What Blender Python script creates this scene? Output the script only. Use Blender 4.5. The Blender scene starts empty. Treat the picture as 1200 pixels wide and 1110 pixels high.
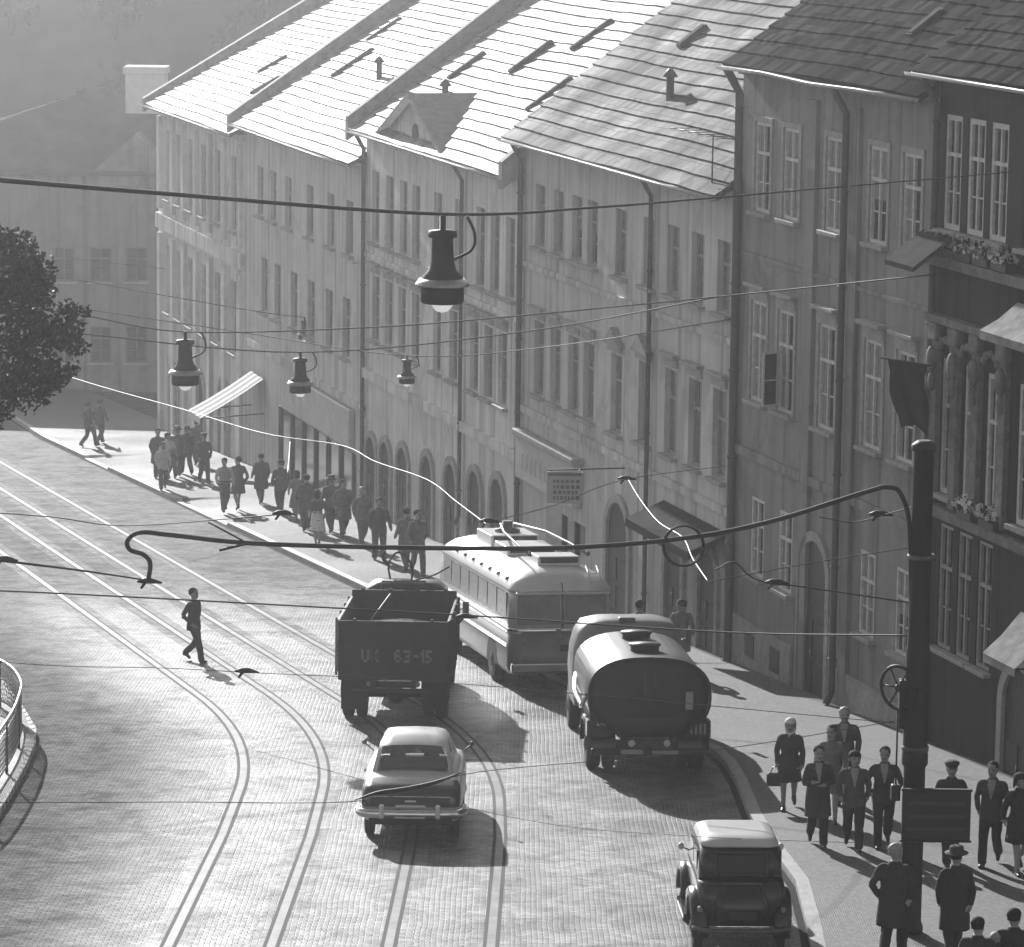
import bpy, bmesh, math, random
from mathutils import Vector, Matrix, kdtree, noise as mnoise
random.seed(7)
C = bpy.context.scene.collection
PI = math.pi
R_ = math.radians

# ------------------------------------------------------------------ camera
F = 4440.0; CX = 600.0; CY = 555.0
TH = math.atan(730 / F); ROLL = R_(0.7); ZC = 12.2; SL = 0.0744
fwd = Vector((0, math.cos(TH), -math.sin(TH)))
r0 = Vector((1, 0, 0)); u0 = r0.cross(fwd)
CR = r0 * math.cos(ROLL) + u0 * math.sin(ROLL)
CU = -r0 * math.sin(ROLL) + u0 * math.cos(ROLL)
CAM = Vector((0, 0, ZC))
cam_d = bpy.data.cameras.new('camera'); cam = bpy.data.objects.new('camera', cam_d); C.objects.link(cam)
m = Matrix((CR, CU, -fwd)).transposed().to_4x4(); m.translation = CAM
cam.matrix_world = m
cam_d.sensor_width = 36; cam_d.lens = 36 * F / 1200; cam_d.clip_start = 1; cam_d.clip_end = 3000
bpy.context.scene.camera = cam

def ray(px, py): return fwd + CR * ((px - CX) / F) - CU * ((py - CY) / F)
def ground(px, py, h=0.0):                 # where a sight line meets the street (or a height h above it)
    d = ray(px, py); s = (h - ZC) / (d.z + SL * d.y); return CAM + d * s
def at(px, py, y):
    d = ray(px, py); return CAM + d * (y / d.y)
def gz(y): return -SL * y

# ------------------------------------------------------------------ materials (everything is grey: a black and white world)
MATS = {}
def nodes(name):
    mt = bpy.data.materials.new(name); mt.use_nodes = True
    nt = mt.node_tree; b = nt.nodes['Principled BSDF']
    return mt, nt, b
def N(nt, t, **kw):
    n = nt.nodes.new(t)
    for k, v in kw.items(): setattr(n, k, v)
    return n
def mat(name, g, rough=0.7, metal=0.0, var=0.0, scale=3.0, bump=0.0, bscale=20.0, spec=0.5, detail=4.0, stretch=None):
    if name in MATS: return MATS[name]
    mt, nt, b = nodes(name)
    b.inputs['Base Color'].default_value = (g, g, g, 1); b.inputs['Roughness'].default_value = rough
    b.inputs['Metallic'].default_value = metal; b.inputs['Specular IOR Level'].default_value = spec
    if var or bump:
        tc = N(nt, 'ShaderNodeTexCoord'); mp = N(nt, 'ShaderNodeMapping')
        nt.links.new(tc.outputs['Object'], mp.inputs[0])
        if stretch: mp.inputs['Scale'].default_value = stretch
    if var:
        nz = N(nt, 'ShaderNodeTexNoise'); nz.inputs['Scale'].default_value = scale; nz.inputs['Detail'].default_value = detail
        nz.inputs['Roughness'].default_value = 0.65
        nt.links.new(mp.outputs[0], nz.inputs['Vector'])
        rp = N(nt, 'ShaderNodeMapRange'); rp.inputs[1].default_value = 0.3; rp.inputs[2].default_value = 0.7
        rp.inputs[3].default_value = g * (1 - var); rp.inputs[4].default_value = g * (1 + var)
        nt.links.new(nz.outputs[0], rp.inputs[0]); nt.links.new(rp.outputs[0], b.inputs['Base Color'])
    if bump:
        n2 = N(nt, 'ShaderNodeTexNoise'); n2.inputs['Scale'].default_value = bscale; n2.inputs['Detail'].default_value = 3
        nt.links.new(mp.outputs[0], n2.inputs['Vector'])
        bp = N(nt, 'ShaderNodeBump'); bp.inputs['Strength'].default_value = bump; bp.inputs['Distance'].default_value = 0.03
        nt.links.new(n2.outputs[0], bp.inputs['Height']); nt.links.new(bp.outputs[0], b.inputs['Normal'])
    MATS[name] = mt
    return mt

def mat_setts(name, g, rough, bw, rh, bump, var=0.25, mortar=0.5, msize=0.012, spec=0.5, wear_glare=None, stains=False):
    """stone setts laid in rows: brick pattern, each stone its own tone, worn and dusty in big soft patches"""
    mt, nt, b = nodes(name)
    tc = N(nt, 'ShaderNodeTexCoord')
    wob = N(nt, 'ShaderNodeTexNoise'); wob.inputs['Scale'].default_value = 0.8; wob.inputs['Detail'].default_value = 3
    nt.links.new(tc.outputs['Object'], wob.inputs['Vector'])
    mx = N(nt, 'ShaderNodeMixRGB', blend_type='ADD'); mx.inputs[0].default_value = 0.07
    nt.links.new(tc.outputs['Object'], mx.inputs[1]); nt.links.new(wob.outputs['Color'], mx.inputs[2])
    br = N(nt, 'ShaderNodeTexBrick'); br.inputs['Scale'].default_value = 1.0
    br.inputs['Brick Width'].default_value = bw; br.inputs['Row Height'].default_value = rh
    br.inputs['Mortar Size'].default_value = msize; br.inputs['Mortar Smooth'].default_value = 0.6
    br.inputs['Color1'].default_value = (0, 0, 0, 1); br.inputs['Color2'].default_value = (1, 1, 1, 1)
    br.inputs['Mortar'].default_value = (.5, .5, .5, 1)
    nt.links.new(mx.outputs[0], br.inputs['Vector'])
    big = N(nt, 'ShaderNodeTexNoise'); big.inputs['Scale'].default_value = 0.22; big.inputs['Detail'].default_value = 7; big.inputs['Roughness'].default_value = 0.6
    nt.links.new(tc.outputs['Object'], big.inputs['Vector'])
    a1 = N(nt, 'ShaderNodeMapRange'); a1.inputs[1].default_value = 0.0; a1.inputs[2].default_value = 1.0
    a1.inputs[3].default_value = g * (1 - var); a1.inputs[4].default_value = g * (1 + var)
    nt.links.new(br.outputs['Color'], a1.inputs[0])
    a2 = N(nt, 'ShaderNodeMapRange'); a2.inputs[1].default_value = 0.3; a2.inputs[2].default_value = 0.7
    a2.inputs[3].default_value = 0.72; a2.inputs[4].default_value = 1.25
    nt.links.new(big.outputs[0], a2.inputs[0])
    mu = N(nt, 'ShaderNodeMath', operation='MULTIPLY'); nt.links.new(a1.outputs[0], mu.inputs[0]); nt.links.new(a2.outputs[0], mu.inputs[1])
    mo = N(nt, 'ShaderNodeMapRange'); mo.inputs[3].default_value = 1.0; mo.inputs[4].default_value = mortar
    nt.links.new(br.outputs['Fac'], mo.inputs[0])
    mu2 = N(nt, 'ShaderNodeMath', operation='MULTIPLY'); nt.links.new(mu.outputs[0], mu2.inputs[0]); nt.links.new(mo.outputs[0], mu2.inputs[1])
    nt.links.new(mu2.outputs[0], b.inputs['Base Color'])
    if wear_glare:                                    # traffic polish, plus the spread of sun glare put into colour and gloss
        at_ = N(nt, 'ShaderNodeAttribute', attribute_name='wear_glare')
        wn = N(nt, 'ShaderNodeMath', operation='MULTIPLY_ADD'); wn.inputs[1].default_value = 0.7; wn.inputs[2].default_value = -0.35
        nt.links.new(big.outputs[0], wn.inputs[0])
        ws = N(nt, 'ShaderNodeMath', operation='ADD', use_clamp=True); nt.links.new(at_.outputs['Fac'], ws.inputs[0]); nt.links.new(wn.outputs[0], ws.inputs[1])
        wg = N(nt, 'ShaderNodeMapRange'); wg.inputs[3].default_value = wear_glare[0]; wg.inputs[4].default_value = 1.0; nt.links.new(ws.outputs[0], wg.inputs[0])
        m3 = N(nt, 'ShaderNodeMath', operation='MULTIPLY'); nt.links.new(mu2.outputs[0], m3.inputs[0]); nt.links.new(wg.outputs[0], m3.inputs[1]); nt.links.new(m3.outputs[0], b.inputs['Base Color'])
    fine = N(nt, 'ShaderNodeTexNoise'); fine.inputs['Scale'].default_value = 9; fine.inputs['Detail'].default_value = 4
    nt.links.new(tc.outputs['Object'], fine.inputs['Vector'])
    ht = N(nt, 'ShaderNodeMath', operation='SUBTRACT')
    fm = N(nt, 'ShaderNodeMath', operation='MULTIPLY'); fm.inputs[1].default_value = 0.9
    nt.links.new(fine.outputs[0], fm.inputs[0]); nt.links.new(fm.outputs[0], ht.inputs[0]); nt.links.new(br.outputs['Fac'], ht.inputs[1])
    bp = N(nt, 'ShaderNodeBump'); bp.inputs['Strength'].default_value = bump; bp.inputs['Distance'].default_value = 0.02
    nt.links.new(ht.outputs[0], bp.inputs['Height']); nt.links.new(bp.outputs[0], b.inputs['Normal'])
    rr = N(nt, 'ShaderNodeMapRange'); rr.inputs[1].default_value = 0.3; rr.inputs[2].default_value = 0.7
    rr.inputs[3].default_value = rough - 0.1; rr.inputs[4].default_value = rough + 0.14
    nt.links.new(big.outputs[0], rr.inputs[0]); nt.links.new(rr.outputs[0], b.inputs['Roughness'])
    if wear_glare:
        wr = N(nt, 'ShaderNodeMapRange'); wr.inputs[3].default_value = wear_glare[1]; wr.inputs[4].default_value = 0.0; nt.links.new(ws.outputs[0], wr.inputs[0])
        ra = N(nt, 'ShaderNodeMath', operation='ADD'); nt.links.new(rr.outputs[0], ra.inputs[0]); nt.links.new(wr.outputs[0], ra.inputs[1]); nt.links.new(ra.outputs[0], b.inputs['Roughness'])
    b.inputs['Specular IOR Level'].default_value = spec
    if wear_glare:                                    # gloss drops where the polish and glare mask is low
        sp = N(nt, 'ShaderNodeMapRange'); sp.inputs[3].default_value = spec * .12; sp.inputs[4].default_value = spec; nt.links.new(ws.outputs[0], sp.inputs[0]); nt.links.new(sp.outputs[0], b.inputs['Specular IOR Level'])
    if stains:                                  # dirt, oil drips and mended patches in the paving
        st = N(nt, 'ShaderNodeTexNoise'); st.inputs['Scale'].default_value = 1.1; st.inputs['Detail'].default_value = 8; st.inputs['Roughness'].default_value = .72; st.inputs['Distortion'].default_value = .6
        nt.links.new(tc.outputs['Object'], st.inputs['Vector'])
        sr = N(nt, 'ShaderNodeMapRange'); sr.inputs[1].default_value = .36; sr.inputs[2].default_value = .58; sr.inputs[3].default_value = .38; sr.inputs[4].default_value = 1.12
        nt.links.new(st.outputs[0], sr.inputs[0])
        cur = b.inputs['Base Color'].links[0].from_socket
        m4 = N(nt, 'ShaderNodeMath', operation='MULTIPLY'); nt.links.new(cur, m4.inputs[0]); nt.links.new(sr.outputs[0], m4.inputs[1]); nt.links.new(m4.outputs[0], b.inputs['Base Color'])
        if wear_glare:
            cs = b.inputs['Specular IOR Level'].links[0].from_socket
            m5 = N(nt, 'ShaderNodeMath', operation='MULTIPLY'); nt.links.new(cs, m5.inputs[0]); nt.links.new(sr.outputs[0], m5.inputs[1]); nt.links.new(m5.outputs[0], b.inputs['Specular IOR Level'])
    MATS[name] = mt
    return mt

def mat_tiles(name, g, rough, spec=0.5, var=0.4, tw=0.24, th=0.40):
    """clay roof tiles: the courses are real steps, single tiles differ in tone, soot and lichen in patches"""
    mt, nt, b = nodes(name)
    tc = N(nt, 'ShaderNodeTexCoord')
    br = N(nt, 'ShaderNodeTexBrick'); br.inputs['Scale'].default_value = 1; br.inputs['Brick Width'].default_value = tw
    br.inputs['Row Height'].default_value = th; br.inputs['Mortar Size'].default_value = 0.012; br.inputs['Mortar Smooth'].default_value = 1
    br.inputs['Color1'].default_value = (0, 0, 0, 1); br.inputs['Color2'].default_value = (1, 1, 1, 1); br.inputs['Mortar'].default_value = (.2, .2, .2, 1)
    nt.links.new(tc.outputs['UV'], br.inputs['Vector'])
    nz = N(nt, 'ShaderNodeTexNoise'); nz.inputs['Scale'].default_value = 0.5; nz.inputs['Detail'].default_value = 6
    nt.links.new(tc.outputs['UV'], nz.inputs['Vector'])
    a = N(nt, 'ShaderNodeMapRange'); a.inputs[3].default_value = g * (1 - var); a.inputs[4].default_value = g * (1 + var)
    nt.links.new(br.outputs['Color'], a.inputs[0])
    a2 = N(nt, 'ShaderNodeMapRange'); a2.inputs[1].default_value = 0.3; a2.inputs[2].default_value = 0.7; a2.inputs[3].default_value = 0.6; a2.inputs[4].default_value = 1.3
    nt.links.new(nz.outputs[0], a2.inputs[0])
    mu = N(nt, 'ShaderNodeMath', operation='MULTIPLY'); nt.links.new(a.outputs[0], mu.inputs[0]); nt.links.new(a2.outputs[0], mu.inputs[1])
    nt.links.new(mu.outputs[0], b.inputs['Base Color'])
    rr = N(nt, 'ShaderNodeMapRange'); rr.inputs[1].default_value = 0.3; rr.inputs[2].default_value = 0.7; rr.inputs[3].default_value = rough + .08; rr.inputs[4].default_value = rough - 0.08
    nt.links.new(nz.outputs[0], rr.inputs[0]); nt.links.new(rr.outputs[0], b.inputs['Roughness'])
    b.inputs['Specular IOR Level'].default_value = spec
    h = N(nt, 'ShaderNodeMath', operation='SUBTRACT')
    f2 = N(nt, 'ShaderNodeTexNoise'); f2.inputs['Scale'].default_value = 5; nt.links.new(tc.outputs['UV'], f2.inputs['Vector'])
    nt.links.new(f2.outputs[0], h.inputs[0]); nt.links.new(br.outputs['Fac'], h.inputs[1])
    bp = N(nt, 'ShaderNodeBump'); bp.inputs['Strength'].default_value = 0.5; bp.inputs['Distance'].default_value = 0.02
    nt.links.new(h.outputs[0], bp.inputs['Height']); nt.links.new(bp.outputs[0], b.inputs['Normal'])
    MATS[name] = mt
    return mt

def mat_plaster(name, g, var=0.22):
    """old lime plaster with rain streaks and blotches"""
    mt, nt, b = nodes(name)
    tc = N(nt, 'ShaderNodeTexCoord'); mp = N(nt, 'ShaderNodeMapping'); mp.inputs['Scale'].default_value = (1.2, 1.2, 0.18)
    nt.links.new(tc.outputs['Object'], mp.inputs[0])
    n1 = N(nt, 'ShaderNodeTexNoise'); n1.inputs['Scale'].default_value = 1.6; n1.inputs['Detail'].default_value = 6
    nt.links.new(mp.outputs[0], n1.inputs['Vector'])
    n2 = N(nt, 'ShaderNodeTexNoise'); n2.inputs['Scale'].default_value = 0.6; n2.inputs['Detail'].default_value = 8; n2.inputs['Roughness'].default_value = .7
    nt.links.new(tc.outputs['Object'], n2.inputs['Vector'])
    ad = N(nt, 'ShaderNodeMath', operation='ADD'); nt.links.new(n1.outputs[0], ad.inputs[0]); nt.links.new(n2.outputs[0], ad.inputs[1])
    a = N(nt, 'ShaderNodeMapRange'); a.inputs[1].default_value = 0.7; a.inputs[2].default_value = 1.3
    a.inputs[3].default_value = g * (1 - var); a.inputs[4].default_value = g * (1 + var)
    nt.links.new(ad.outputs[0], a.inputs[0])
    pn = N(nt, 'ShaderNodeTexNoise'); pn.inputs['Scale'].default_value = 0.45; pn.inputs['Detail'].default_value = 9; pn.inputs['Roughness'].default_value = .62; pn.inputs['Distortion'].default_value = .5
    nt.links.new(tc.outputs['Object'], pn.inputs['Vector'])
    pr = N(nt, 'ShaderNodeMapRange'); pr.inputs[1].default_value = .56; pr.inputs[2].default_value = .60; pr.inputs[3].default_value = 1.0; pr.inputs[4].default_value = .86
    nt.links.new(pn.outputs[0], pr.inputs[0])
    sk = N(nt, 'ShaderNodeTexNoise'); sk.inputs['Scale'].default_value = 1.0; sk.inputs['Detail'].default_value = 5
    mp2 = N(nt, 'ShaderNodeMapping'); mp2.inputs['Scale'].default_value = (3.2, 3.2, .09); nt.links.new(tc.outputs['Object'], mp2.inputs[0]); nt.links.new(mp2.outputs[0], sk.inputs['Vector'])
    skr = N(nt, 'ShaderNodeMapRange'); skr.inputs[1].default_value = .52; skr.inputs[2].default_value = .72; skr.inputs[3].default_value = 1.0; skr.inputs[4].default_value = .56
    nt.links.new(sk.outputs[0], skr.inputs[0])
    q1 = N(nt, 'ShaderNodeMath', operation='MULTIPLY'); q2 = N(nt, 'ShaderNodeMath', operation='MULTIPLY')
    nt.links.new(a.outputs[0], q1.inputs[0]); nt.links.new(pr.outputs[0], q1.inputs[1]); nt.links.new(q1.outputs[0], q2.inputs[0]); nt.links.new(skr.outputs[0], q2.inputs[1])
    nt.links.new(q2.outputs[0], b.inputs['Base Color'])
    b.inputs['Roughness'].default_value = 0.9; b.inputs['Specular IOR Level'].default_value = 0.2
    n3 = N(nt, 'ShaderNodeTexNoise'); n3.inputs['Scale'].default_value = 14; n3.inputs['Detail'].default_value = 4
    nt.links.new(tc.outputs['Object'], n3.inputs['Vector'])
    bp = N(nt, 'ShaderNodeBump'); bp.inputs['Strength'].default_value = 0.35; bp.inputs['Distance'].default_value = 0.02
    nt.links.new(n3.outputs[0], bp.inputs['Height']); nt.links.new(bp.outputs[0], b.inputs['Normal'])
    MATS[name] = mt
    return mt

M_road = mat_setts('road_setts', 0.16, 0.52, 0.17, 0.115, 0.7, var=.38, spec=0.42, mortar=.48, msize=.016, wear_glare=(0.62, 0.30), stains=True)
M_band = mat_setts('track_setts', 0.19, 0.54, 0.20, 0.14, 0.5, spec=0.30, var=.35, mortar=.6, stains=True, wear_glare=(0.72, 0.28))
M_walk = mat_setts('pavement_mosaic', 0.12, 0.68, 0.075, 0.075, 0.5, var=0.3, msize=0.008, spec=0.35)
M_kerb = mat('kerb_granite', 0.27, 0.55, var=0.25, scale=4, bump=0.3)
M_rail = mat('rail_steel', 0.16, 0.55, 0.0, var=0.4, scale=1.5, spec=.25)
M_groove = mat('rail_groove', 0.025, 0.9)
M_white = mat('window_paint', 0.62, 0.5, var=0.18, scale=6)
M_grey_paint = mat('grey_window_paint', 0.34, 0.55, var=0.2, scale=6)
M_glass = mat('window_glass', 0.03, 0.12, spec=0.6, var=0.4, scale=1.2)
M_curtain = mat('curtain', 0.30, 0.9, var=0.3, scale=5, stretch=(8, 8, .6))
M_stone = mat('sill_stone', 0.36, 0.8, var=0.25, scale=5)
M_zinc = mat('zinc_sheet', 0.42, 0.38, 0.75, var=0.2, scale=4)
M_pipe = mat('painted_pipe', 0.09, 0.5, 0.2, var=0.3)
M_dark = mat('dark_wood', 0.045, 0.6, var=0.4, scale=5, stretch=(6, 6, .5))
M_iron = mat('black_iron', 0.012, 0.6, 0.0)
M_cable = mat('black_cable', 0.018, 0.7)
M_copper = mat('worn_wire', 0.30, 0.55, 0.7)
M_rubber = mat('tyre_rubber', 0.022, 0.85, bump=0.3)
M_chrome = mat('chrome', 0.75, 0.16, 1.0)
M_brick = mat('chimney_plaster', 0.35, 0.9, var=0.3, scale=3)
M_black_paint = mat('black_car_paint', 0.018, 0.22, spec=0.6)
M_light_paint = mat('cream_car_paint', 0.55, 0.28, var=0.05, scale=2, spec=0.6)
M_truck = mat('truck_paint', 0.018, 0.55, var=0.4, scale=5, bump=.15)
M_truck2 = mat('truck_boards', 0.028, 0.7, var=0.45, scale=4, stretch=(1, 1, 9), bump=.3)
M_bus_dark = mat('bus_lower_paint', 0.15, 0.33, var=0.12, scale=2, spec=.6)
M_bus_light = mat('bus_upper_paint', 0.60, 0.33, var=0.08, scale=2, spec=.6)
M_carglass = mat('car_glass', 0.03, 0.10, spec=0.35)
M_lamp_glass = mat('lamp_glass', 0.22, 0.25)
M_letter = mat('letter_paint', 0.24, 0.7)
M_sign = mat('sign_board', 0.36, 0.7, var=0.15)
M_signdark = mat('dark_sign_board', 0.03, 0.75, var=0.2)
M_banner = mat('pale_sign', 0.50, 0.75, var=0.12)
M_canvas = mat('awning_canvas', 0.5, 0.85, var=0.1)
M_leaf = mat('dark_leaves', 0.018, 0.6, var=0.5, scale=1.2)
M_leaf2 = mat('hill_leaves', 0.05, 0.65, var=0.5, scale=.4)
M_bark = mat('bark', 0.05, 0.9, var=0.4, bump=.5)
M_hill = mat('hill_ground', 0.09, 0.95, var=0.4, scale=.15)
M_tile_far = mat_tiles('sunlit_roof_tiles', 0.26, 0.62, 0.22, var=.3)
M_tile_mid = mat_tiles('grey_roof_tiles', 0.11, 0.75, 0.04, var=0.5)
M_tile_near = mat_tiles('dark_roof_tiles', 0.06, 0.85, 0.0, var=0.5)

# ------------------------------------------------------------------ mesh collector
class MB:
    def __init__(s): s.v = []; s.f = []; s.m = []; s.sm = []; s.uv = None
    def add(s, vs, fs, mi=0, smooth=False):
        o = len(s.v); s.v += [tuple(v) for v in vs]
        for f in fs: s.f.append(tuple(i + o for i in f)); s.m.append(mi); s.sm.append(smooth)
        return o
    def box(s, x0, x1, y0, y1, z0, z1, mi=0, mtx=None):
        vs = [Vector((x, y, z)) for z in (z0, z1) for y in (y0, y1) for x in (x0, x1)]
        if mtx: vs = [mtx @ v for v in vs]
        s.add(vs, [(0, 2, 3, 1), (4, 5, 7, 6), (0, 1, 5, 4), (2, 6, 7, 3), (0, 4, 6, 2), (1, 3, 7, 5)], mi)
    def rbox(s, x0, x1, y0, y1, z0, z1, r=0.03, mi=0, mtx=None):
        """box with chamfered edges"""
        bm = bmesh.new(); bmesh.ops.create_cube(bm, size=1)
        for v in bm.verts: v.co = Vector(((x0 + x1) / 2 + v.co.x * (x1 - x0), (y0 + y1) / 2 + v.co.y * (y1 - y0), (z0 + z1) / 2 + v.co.z * (z1 - z0)))
        bmesh.ops.bevel(bm, geom=list(bm.edges), offset=r, segments=2, affect='EDGES', profile=.5)
        bm.verts.index_update(); vs = [(mtx @ v.co) if mtx else v.co.copy() for v in bm.verts]
        s.add(vs, [tuple(v.index for v in f.verts) for f in bm.faces], mi); bm.free()
    def loft(s, rings, mi=0, smooth=True, caps=True, closed=True):
        n = len(rings[0]); vs = [p for r in rings for p in r]; fs = []
        for i in range(len(rings) - 1):
            for j in range(n if closed else n - 1):
                k = (j + 1) % n
                fs.append((i * n + j, i * n + k, (i + 1) * n + k, (i + 1) * n + j))
        o = s.add(vs, fs, mi, smooth)
        if caps:
            s.f.append(tuple(o + j for j in reversed(range(n)))); s.m.append(mi); s.sm.append(False)
            s.f.append(tuple(o + (len(rings) - 1) * n + j for j in range(n))); s.m.append(mi); s.sm.append(False)
    def tube(s, pts, r, n=8, mi=0, smooth=True, caps=True):
        pts = [Vector(p) for p in pts]; rings = []; nrm = None
        for i, p in enumerate(pts):
            t = (pts[min(i + 1, len(pts) - 1)] - pts[max(i - 1, 0)]).normalized()
            if nrm is None:
                a = Vector((0, 0, 1)) if abs(t.z) < .9 else Vector((1, 0, 0)); nrm = (a - t * a.dot(t)).normalized()
            else:
                nrm = (nrm - t * nrm.dot(t)).normalized()
            b = t.cross(nrm); rr = r[i] if isinstance(r, (list, tuple)) else r
            rings.append([p + (nrm * math.cos(2 * PI * k / n) + b * math.sin(2 * PI * k / n)) * rr for k in range(n)])
        s.loft(rings, mi, smooth, caps)
    def lathe(s, prof, n=24, c=(0, 0, 0), axis='z', mi=0, smooth=True, caps=True):
        rings = []
        for r, h in prof:
            ring = []
            for k in range(n):
                a = 2 * PI * k / n; x, y = r * math.cos(a), r * math.sin(a)
                p = (x, y, h) if axis == 'z' else ((h, x, y) if axis == 'x' else (y, h, x))
                ring.append(Vector(p) + Vector(c))
            rings.append(ring)
        s.loft(rings, mi, smooth, caps)
    def ell(s, c, rx, ry, rz, nu=14, nv=10, mi=0):
        rings = []
        for i in range(nv + 1):
            a = -PI / 2 + PI * i / nv; cr = max(math.cos(a), .02)
            rings.append([Vector((c[0] + rx * cr * math.cos(2 * PI * k / nu), c[1] + ry * cr * math.sin(2 * PI * k / nu), c[2] + rz * math.sin(a))) for k in range(nu)])
        s.loft(rings, mi)
    def mesh(s, name, mats):
        me = bpy.data.meshes.new(name); me.from_pydata(s.v, [], s.f)
        for x in (mats if isinstance(mats, (list, tuple)) else [mats]): me.materials.append(x)
        me.polygons.foreach_set('material_index', s.m); me.polygons.foreach_set('use_smooth', s.sm)
        if s.uv is not None:
            l = me.uv_layers.new(name='UVMap')
            for lp in me.loops: l.data[lp.index].uv = s.uv[lp.vertex_index]
        me.update(); return me
    def build(s, name, mats, parent=None):
        return link(name, s.mesh(name, mats), parent)

def link(name, me, parent=None, loc=None):
    o = bpy.data.objects.new(name, me); C.objects.link(o)
    if parent: o.parent = parent
    if loc: o.location = loc
    return o
def tag(o, label, cat, group=None):
    o['label'] = label; o['category'] = cat
    if group: o['group'] = group
    return o
def thing(name, label, cat, loc=(0, 0, 0), rz=0, group=None, mtx=None):
    o = bpy.data.objects.new(name, None); C.objects.link(o); o.empty_display_size = .3
    if mtx: o.matrix_world = mtx
    else: o.location = loc; o.rotation_euler = (0, 0, rz)
    return tag(o, label, cat, group)
def structure(o): o['kind'] = 'structure'; return o
def stuff(o): o['kind'] = 'stuff'; return o
def on_street(x, y, heading, lift=0.0):
    """matrix of something standing on the sloping street: local +Y looks along the heading (degrees right of straight away)"""
    a = R_(heading); up = Vector((0, SL, 1)).normalized()
    f = Vector((math.sin(a), math.cos(a), -SL * math.cos(a))).normalized(); r = f.cross(up)
    mt = Matrix((r, f, up)).transposed().to_4x4(); mt.translation = Vector((x, y, gz(y) + lift)); return mt
def catmull(pts, k=6):
    pts = [Vector(p) for p in pts]; P = [pts[0] * 2 - pts[1]] + pts + [pts[-1] * 2 - pts[-2]]; out = []
    for i in range(1, len(P) - 2):
        for j in range(k):
            t = j / k; a, b, c, d = P[i - 1], P[i], P[i + 1], P[i + 2]
            out.append(.5 * ((2 * b) + (c - a) * t + (2 * a - 5 * b + 4 * c - d) * t * t + (3 * b - a - 3 * c + d) * t ** 3))
    out.append(pts[-1]); return out
def sag(a, b, s, n=14):
    a, b = Vector(a), Vector(b)
    return [a.lerp(b, i / n) - Vector((0, 0, s * 4 * (i / n) * (1 - i / n))) for i in range(n + 1)]

# ------------------------------------------------------------------ the street: facade line, kerbs, ground
FB = ground(856, 780); FD = Vector((-0.27974212, 0.96007518, 0)); FN = Vector((0.96007518, 0.27974212, 0))   # along the houses; into the houses
RZ = math.atan2(FD.y, FD.x)                 # a facade's local frame: +X away along the street, +Y out over the pavement
def fpt(t, off=0.0, z=None):
    p = FB + FD * t - FN * off
    p.z = gz(p.y) if z is None else z
    return p
def fhit(px, py, off=0.0):
    d = ray(px, py); p0 = FB - FN * off; s = (p0 - CAM).dot(FN) / d.dot(FN); p = CAM + d * s
    return (p - p0).dot(FD), p.z

g = MB()
xs = [-400, -60, -40] + [-32 + 1.0 * i for i in range(53)] + [30, 60, 400]; ys = [-60, 0, 25] + [40 + 1.5 * i for i in range(90)] + [200, 700]
vs = [(x, y, gz(y)) for y in ys for x in xs]; nx = len(xs)
g.add(vs, [(j * nx + i, j * nx + i + 1, (j + 1) * nx + i + 1, (j + 1) * nx + i) for j in range(len(ys) - 1) for i in range(nx - 1)])
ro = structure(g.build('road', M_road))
def sst(a, b, x): t = max(0, min(1, (x - a) / (b - a))); return t * t * (3 - 2 * t)
wa_ = ro.data.attributes.new('wear_glare', 'FLOAT', 'POINT')
for i_, v_ in enumerate(ro.data.vertices):
    x_, y_ = v_.co.x, v_.co.y
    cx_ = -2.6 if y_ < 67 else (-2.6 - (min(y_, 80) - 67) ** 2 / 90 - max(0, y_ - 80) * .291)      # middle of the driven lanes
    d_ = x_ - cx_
    wa_.data[i_].value = (sst(-5.6, -1.5, d_) * (1 - .9 * sst(84, 106, y_))) if d_ < 0 else (1 - .8 * sst(84, 106, y_))  # traffic polish; the fade with distance and to the left imitates the glare

KH = 0.13
kp = [ground(*p) for p in ((-60, 470), (0, 483), (50, 515))]
base = [ground(50, 515), ground(355, 660), ground(835, 885)]
k0, k1 = base[0], ground(835, 885)
seg = []
for t in (0, .115, .118, .175, .178, .33, .333, .43, .433, .60, .75, .9, 1.0): seg.append(k0.lerp(k1, t))
drop = {(.118, .175), (.333, .43)}
kerb = kp[:-1] + seg + [ground(*p) for p in ((850, 900), (862, 921), (877, 959), (898, 995), (916, 1018), (932, 1040), (945, 1090), (952, 1130), (960, 1200), (975, 1300))]
def kh(i):
    # dropped kerbs at the two carriage entrances
    j = i - 2
    return 0.03 if j in (2, 3, 6, 7) else KH
kb = MB(); sw = MB()
W = 0.22
inner = []
for i, p in enumerate(kerb):
    a = kerb[max(i - 1, 0)]; b = kerb[min(i + 1, len(kerb) - 1)]; t = (b - a); t.z = 0; t.normalize()
    nn = Vector((-t.y, t.x, 0))
    inner.append(p + nn * W if True else p)
for i in range(len(kerb) - 1):
    h0, h1 = kh(i), kh(i + 1)
    A, Bq = kerb[i], kerb[i + 1]; a2, b2 = inner[i], inner[i + 1]
    def up(p, h): return Vector((p.x, p.y, gz(p.y) + h))
    kb.add([up(A, -.02), up(Bq, -.02), up(Bq, h1), up(A, h0), up(b2, h1 + .004), up(a2, h0 + .004)], [(1, 0, 3, 2), (2, 3, 5, 4)])
structure(kb.build('kerb', M_kerb))
gu = MB()
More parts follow.
